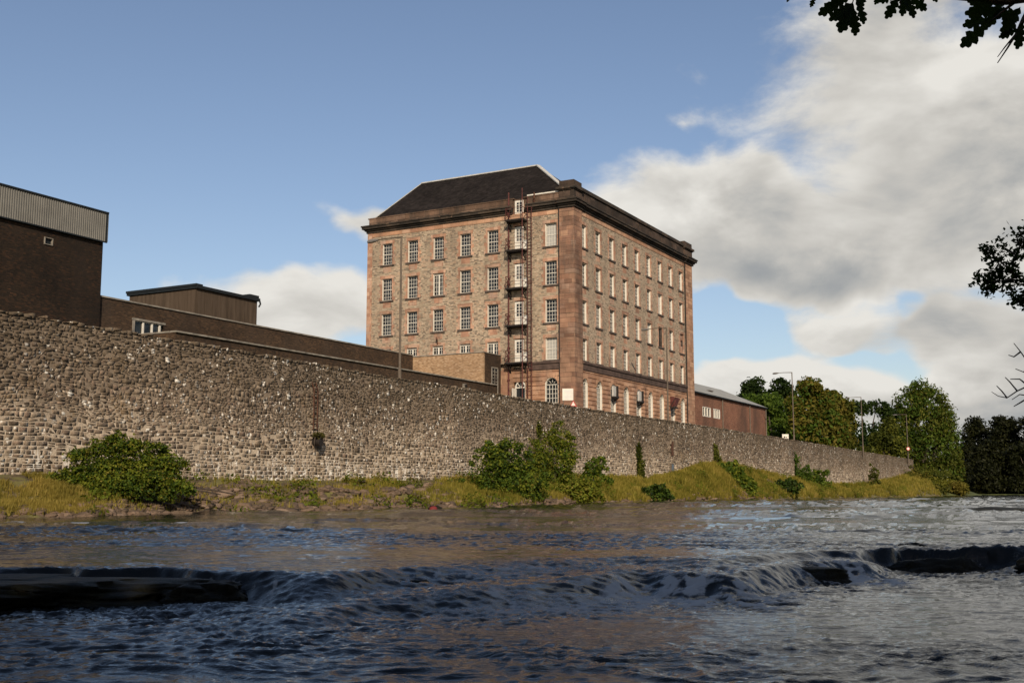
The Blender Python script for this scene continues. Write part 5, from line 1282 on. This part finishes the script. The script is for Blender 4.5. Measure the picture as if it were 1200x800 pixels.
rock('wet rock in the middle of the rapids, right of the dark hump', (.75, 13.1, -.36), .8, .3, .24, 11, M['wetrock'], 0, GRP, rough=.3)
rock('long flat black rock breaking the far water at the right', (21.0, 49.5, -.08), 2.9, .9, .20, 5, M['wetrock'], 0, GRP, rough=.2)
rock('small dark rock just breaking the surface upstream of the rapids', (6.1, 17.3, -.07), .28, .22, .10, 6, M['wetrock'], 0, GRP, rough=.3)
x, y = at(508, 47.5)
rock('small black rock near the far bank behind the red float', (x + .05, y + .25, .08), .30, .25, .16, 7, M['wetrock'], 0, GRP, sub=3)
fl = empty('red_float', 'small red float lying in the water against a black rock near the far bank', 'float', (x, y, .06))
m1 = MB(); N = 12
m1.tube([(0, 0, -.17), (0, 0, -.13), (0, 0, 0), (0, 0, .12), (0, 0, .15)], [.05, .13, .19, .13, .05], 12); m1.build('ball', simple('dull_red_float', (.16, .02, .018), .7), fl, True)
m1 = MB(); m1.tube([(0, 0, .14), (0, 0, .20)], [.035, .03], 8); m1.build('cap', M['darkiron'], fl)

# bank stones: the largest as things of their own, the rest as one mass
meshes = [rockmesh('bank_stone', .5, .4, .3, 30 + i, M['rock'], 2, .45) for i in range(10)]
R = np.random.default_rng(31); cnt = 0
zone = ['left of the big bush', 'right of the big bush', 'below the rusty ladder', 'left of the middle bushes', 'below the middle bushes', 'below the far grass humps']
SV_, SF_, SR_ = [], [], []; vb = 0
arrs = []
for me in meshes:
    co = np.empty(len(me.vertices) * 3, dtype=np.float32); me.vertices.foreach_get('co', co); tri = np.array([tuple(p.vertices) for p in me.polygons]); arrs.append((co.reshape(-1, 3), tri))
for i in range(5200):
    k = R.uniform(-.5, 9.5) if i % 2 else R.uniform(1.0, 4.3); v = abs(R.normal(0, .13)) + .02
    if 1.1 < k < 4.2 and R.random() < .8: v = R.uniform(.02, .75)
    x, y, z = [float(q) for q in bank_point(k, min(v, .95))]
    if z < -.15: continue
    sc = R.uniform(.12, .45) ** 1.0 * (1.3 if R.random() < .06 else .8) * (1 + y / 160)
    j = R.integers(0, 10)
    if True:
        co, tri = arrs[j]; th = R.uniform(0, 6); ca, sa = math.cos(th), math.sin(th)
        p = co * sc * np.array([1.3, 1.1, .9]); p = np.stack([p[:, 0] * ca - p[:, 1] * sa + x, p[:, 0] * sa + p[:, 1] * ca + y, p[:, 2] + z], 1)
        SV_.append(p); SF_.append(tri + vb); SR_.append(np.full(len(p), R.random())); vb += len(p)
a = obj('bank_rubble', mesh_from('bank_rubble', np.concatenate(SV_), np.concatenate(SF_), M['rock'], rnd=np.concatenate(SR_)))
tag(a, 'brown rubble stones strewn along the water edge', 'rubble', kind='stuff')
for j, (k, v, sc, lab) in enumerate([(.15, .05, .62, 'brown boulder at the waterline near the left edge, below the dry grass'), (.75, .04, .5, 'rounded brown boulder at the waterline left of the big bush'),
        (1.75, .10, .75, 'largest reddish boulder at the foot of the rubble right of the big bush'), (1.95, .35, .5, 'pinkish boulder halfway up the rubble right of the big bush'), (2.15, .08, .6, 'dark boulder at the waterline beside the fallen branches'),
        (2.45, .12, .55, 'brown boulder at the waterline left of the drain outlet'), (2.9, .08, .5, 'squat boulder at the waterline right below the drain outlet'), (3.4, .06, .5, 'brown boulder at the waterline behind the red float'),
        (4.2, .07, .6, 'boulder at the waterline left of the middle bushes'), (6.2, .06, .7, 'brown boulder under the grass edge right of the middle bushes'), (7.3, .05, .9, 'boulder at the waterline right of the lone dark bush')]):
    x, y, z = [float(q) for q in bank_point(k, v)]; o = obj('bank_stone', meshes[j % 10], None, (x, y, z + .05), j * 1.3); o.scale = (sc * 1.5, sc * 1.2, sc); tag(o, lab, 'rock', 'boulders along the river bank')
# driftwood on the rubble right of the big bush
for j, (px, dep, lab) in enumerate([(232, 42, 'dark fallen branch lying on the rubble right of the big bush'), (250, 43, 'thin bleached stick across the rubble under the whitened wall foot')]):
    x, y = at(px, dep); m1 = MB(); z = .75
    m1.tube([(x - .9, y, z + .25), (x, y - .1, z + .12), (x + .9, y - .2, z - .05)], [.05, .04, .02], 6); m1.tube([(x, y - .1, z + .12), (x + .4, y - .2, z + .35)], [.025, .01], 5)
    tag(m1.build('fallen_branch', M['bark'], None, True), lab, 'branch')

# ------------------------------------------------------------------ near bank behind the camera with its trees (they shade the rapids)
V = []; Fc = []
gx = np.linspace(-120, 140, 60); gy = np.linspace(-70, 3.2, 30)
GX, GY = np.meshgrid(gx, gy); GZ = np.clip((-GY - .9) * .55, -1.2, 2.2) + (fbm(GX * .5, GY * .5, 3, 7) - .5) * .5 - .1
V = np.stack([GX, GY, GZ], -1).reshape(-1, 3); I = np.arange(GX.size).reshape(GX.shape)
Fq = np.stack([I[:-1, :-1], I[:-1, 1:], I[1:, 1:], I[1:, :-1]], -1).reshape(-1, 4)
tag(obj('near_bank', mesh_from('near_bank', V, Fq, M['soil'], True)), kind='structure')
R = np.random.default_rng(8)
for j, xx in enumerate([-34, -27, -20.5, -14, -8, -2.5, 3.5, 9.5, 16, 22.5, 29]):
    yy = -9 + R.uniform(-1.5, 1.5); hh_ = R.uniform(15.5, 17.5)
    tree('riverside_tree', 'tall tree on the near bank behind the viewer, shading the rapids', 'tree', xx, yy, 1.6,
         [(0, 0, hh_ - 3.5, 3.6, 3.2, 3.2), (2.2, 1, hh_ - 7, 3.4, 3, 3.5), (-2.4, 0, hh_ - 6.5, 3.4, 3, 3.4), (0, -1, hh_ - 9.5, 3.8, 3.4, 3.2), (1, 1, 4.5, 3.2, 2.6, 2.6), (-2, 0, 3.6, 2.8, 2.4, 2.4)],
         'dark', 3600, .42, 300 + j, group='trees on the near bank', trunk_r=.28, shell=(.2, 1.05))

# ------------------------------------------------------------------ oak bough overhead at top right, alder twigs at the right edge
def oak_leaf_mesh():
    pts = [(0, 0)]; L = 1.0
    lob = [(.06, .03), (.12, .10), (.20, .16), (.27, .10), (.34, .19), (.43, .25), (.50, .13), (.57, .24), (.67, .30), (.72, .16), (.80, .22), (.88, .20), (.90, .10), (.98, .08), (1.0, 0)]
    right = [(x, y) for x, y in lob]; left = [(x, -y) for x, y in reversed(lob[:-1])]
    pts += right + left; n = len(pts)
    V = [(x, y, .05 * abs(y) * 4 + .06 * math.sin(x * 3)) for x, y in pts] + [(x / 16, 0, .06 * math.sin(x / 16 * 3)) for x in range(1, 16)]
    Fc = [tuple(range(n))]
    # fan from mid-rib: quads between outline pairs
    Fc = []; m0 = n
    rr = list(range(0, 16)); ll = [0] + [n - i for i in range(1, 15)] + [15]
    mid = [0] + [n + i for i in range(14)] + [15]
    for i in range(15):
        a, b_ = rr[i], rr[i + 1]; c_, d_ = mid[i], mid[i + 1]; e, f_ = ll[i], ll[i + 1]
        q = [a, b_, d_, c_]; q = list(dict.fromkeys(q)); Fc.append(tuple(q)) if len(q) > 2 else None
        q = [c_, d_, f_, e]; q = list(dict.fromkeys(q)); Fc.append(tuple(q)) if len(q) > 2 else None
    # rib points follow the outline stations
    V = V[:n] + [(lob[i][0], 0, .06 * math.sin(lob[i][0] * 3)) for i in range(14)]
    me = mesh_from('leaf', np.array(V), Fc, LM['dark'], rnd=np.full(len(V), .15)); return me
oak = empty('oak_tree', 'near oak with lobed leaves whose bough hangs into the top right corner', 'tree', (5.6, 1.2, .2))
OB = Vector((5.6, 1.2, .2))
leafme = oak_leaf_mesh()
def P_(px, py, dep): return ray_at(px, py, dep) - OB
m1 = MB(); m1.tube([(0, 0, -.6), (.1, .1, 1.6), (.0, .3, 3.2), (-.1, .5, 5.2), (.3, .6, 7.5)], [.24, .19, .16, .12, .07], 10); m1.build('trunk', M['bark'], oak, True)
D0 = 4.6
bough = MB(); bough.tube([(0, .3, 3.0), P_(1330, -60, 4.2), P_(1245, -8, D0), P_(1180, 2, D0), P_(1110, -3, D0), P_(1050, -14, D0)], [.05, .035, .025, .016, .008, .004], 7)
bough.tube([P_(1215, -4, D0), P_(1200, 22, D0), P_(1192, 38, D0), P_(1181, 56, D0), P_(1169, 74, D0)], [.016, .011, .007, .004, .002], 6)
bough.tube([P_(1192, 38, D0), P_(1178, 55, D0), P_(1169, 67, D0)], [.004, .003, .0015], 5)
bough.tube([P_(1190, 2, D0), P_(1172, 16, D0), P_(1160, 26, D0)], [.008, .005, .002], 5)
bough.tube([P_(1060, -40, D0), P_(1056, -5, D0), P_(1055, 8, D0)], [.008, .004, .002], 5)
bough.tube([P_(1020, -60, D0), P_(1004, -15, D0), P_(998, 8, D0)], [.008, .004, .002], 5)
bough.tube([P_(1245, -8, D0), P_(1150, -50, D0), P_(1040, -58, D0), P_(960, -30, D0), P_(924, -2, D0)], [.03, .015, .008, .004, .002], 5)
bough.build('bough', M['bark'], oak, True)
leafcloud('crown', [(0, .2, 6.2, 1.5, 1.3, 1.2), (.8, -.4, 7.6, 1.5, 1.3, 1.2), (.9, -.8, 5.0, 1.3, 1.1, .9)], 5000, .07, LM['dark'], oak, 401)
def oak_leaf(px, py, ang, size, dep=None, tilt=None):
    size *= 1.25
    dep = dep or D0 + random.uniform(-.12, .12); p = P_(px, py, dep)
    o = obj('leaf', leafme, oak); o.location = p; o.scale = (size * 1.15, size * .9, size)
    # leaf hangs roughly in a plane seen from below; ang measured in the picture, 0 = to the right, clockwise down
    a = math.radians(ang); xax = Vector((math.cos(a), random.uniform(-.25, .25), -math.sin(a))).normalized()
    nrm = Vector((random.uniform(-.4, .4), -1, random.uniform(-.5, .3))).normalized(); yax = nrm.cross(xax).normalized(); zax = xax.cross(yax)
    o.rotation_euler = Matrix((xax, yax, zax)).transposed().to_euler()
    return o
for a in [(1160, 26, 140, .110), (1163, 23, 165, .10), (1170, 12, 175, .10), (1180, 14, 95, .08), (1196, 8, 120, .10), (1196, 16, 175, .09),
          (1192, 22, 140, .07), (1205, 10, 60, .10), (1190, 30, 200, .05), (1200, 2, 30, .10), (1184, -2, 170, .11), (1176, 0, 120, .10), (1165, 6, 190, .08), (1198, 26, 100, .08), (1194, 34, 160, .06),
          (1054, -6, 120, .08), (1058, -6, 70, .08), (1050, -8, 150, .07), (1062, -6, 35, .08), (1058, -6, 95, .07), 
          (1000, 2, 115, .10), (998, 4, 140, .095), (1003, 0, 75, .08), (990, -2, 150, .09), (1001, 8, 120, .10), (1000, 10, 85, .08), (996, -2, 160, .08), (984, -8, 120, .06), 
          (1010, -12, 100, .07), (926, -4, 120, .02), (955, -6, 110, .04), (1034, -10, 120, .05), (1128, -12, 190, .07), (1150, -12, 170, .08), (1085, -16, 60, .06)]:
    oak_leaf(*a)

ald = empty('alder_tree', 'slender small-leaved tree whose twigs reach in at the right edge', 'tree', (10.0, 13.2, -.2)); AB = Vector((10.0, 13.2, -.2))
def Q_(px, py, dep=11.5): return ray_at(px, py, dep) - AB
m1 = MB(); m1.tube([(0, 0, -.5), (.1, 0, 2), (0, -.1, 4), (-.2, -.2, 6.5)], [.16, .12, .09, .04], 9); m1.build('trunk', M['bark'], ald, True)
m1 = MB(); spots = []
def twig(pts, r0, dep=11.5, leaf=True, sub=0):
    P = [Q_(x, y, dep + random.uniform(-.1, .1)) for x, y in pts]; n = len(P)
    m1.tube(P, [r0 * (1 - i / n * .85) for i in range(n)], 5)
    if leaf:
        for a, b_ in zip(pts[:-1], pts[1:]):
            for q in range(6): f = q / 6; spots.append((a[0] + (b_[0] - a[0]) * f, a[1] + (b_[1] - a[1]) * f))
m1.tube([(0, -.1, 3.6), Q_(1260, 350), Q_(1225, 338)], [.05, .03, .02], 6)
for pts in [[(1225, 338), (1200, 330), (1185, 327), (1168, 330), (1150, 328), (1143, 332)], [(1200, 330), (1185, 318), (1172, 306), (1160, 296), (1154, 286)], [(1185, 318), (1188, 302), (1196, 288), (1206, 270)],
            [(1225, 320), (1205, 300), (1192, 280), (1186, 268)], [(1210, 300), (1200, 280), (1204, 262)], [(1172, 306), (1158, 300), (1155, 292)], [(1168, 330), (1158, 338), (1156, 343)], [(1185, 340), (1176, 333), (1160, 345)],
            [(1225, 338), (1205, 344), (1190, 350), (1180, 352)], [(1205, 344), (1200, 352), (1188, 356)], [(1185, 318), (1170, 318), (1160, 322), (1150, 320)], [(1230, 345), (1212, 356), (1200, 361)], [(1192, 300), (1180, 292), (1172, 288)]]:
    twig(pts, .012)
m1.tube([(0, -.1, 2.2), Q_(1270, 470), Q_(1225, 440)], [.035, .02, .012], 6)
for pts in [[(1225, 440), (1205, 425), (1196, 412), (1188, 402)], [(1225, 450), (1205, 452), (1192, 458), (1180, 466), (1170, 464), (1162, 459)], [(1192, 458), (1184, 448), (1178, 442)], [(1205, 452), (1195, 444), (1184, 444)],
            [(1196, 412), (1188, 418), (1182, 416)], [(1205, 466), (1195, 472), (1188, 476)], [(1180, 466), (1174, 458), (1168, 452)], [(1205, 425), (1200, 436), (1190, 432)], [(1225, 458), (1208, 464), (1195, 462), (1186, 468)]]:
    twig(pts, .010, leaf=False)
m1.build('branches', M['bark'], ald, True)
R = np.random.default_rng(4); cl = []
for (sx, sy) in spots:
    if sx > 1215: continue
    p = Q_(sx + R.normal(0, 2.2), sy + R.normal(0, 2.2)); cl.append((p.x, p.y, p.z, .07, .07, .07))
leafcloud('foliage', cl, 1500, .026, LM['dark'], ald, 6, aspect=.6)
leafcloud('crown', [(0, 0, 4.6, 1.2, 1.2, 1.0), (.4, .3, 6.2, 1.3, 1.3, 1.2), (.9, 0, 3.2, 1.1, 1.1, .8)], 5000, .06, LM['dark'], ald, 402)
print('objects', len(bpy.data.objects), 'tris', sum(len(o.data.polygons) for o in bpy.data.objects if o.type == 'MESH'))
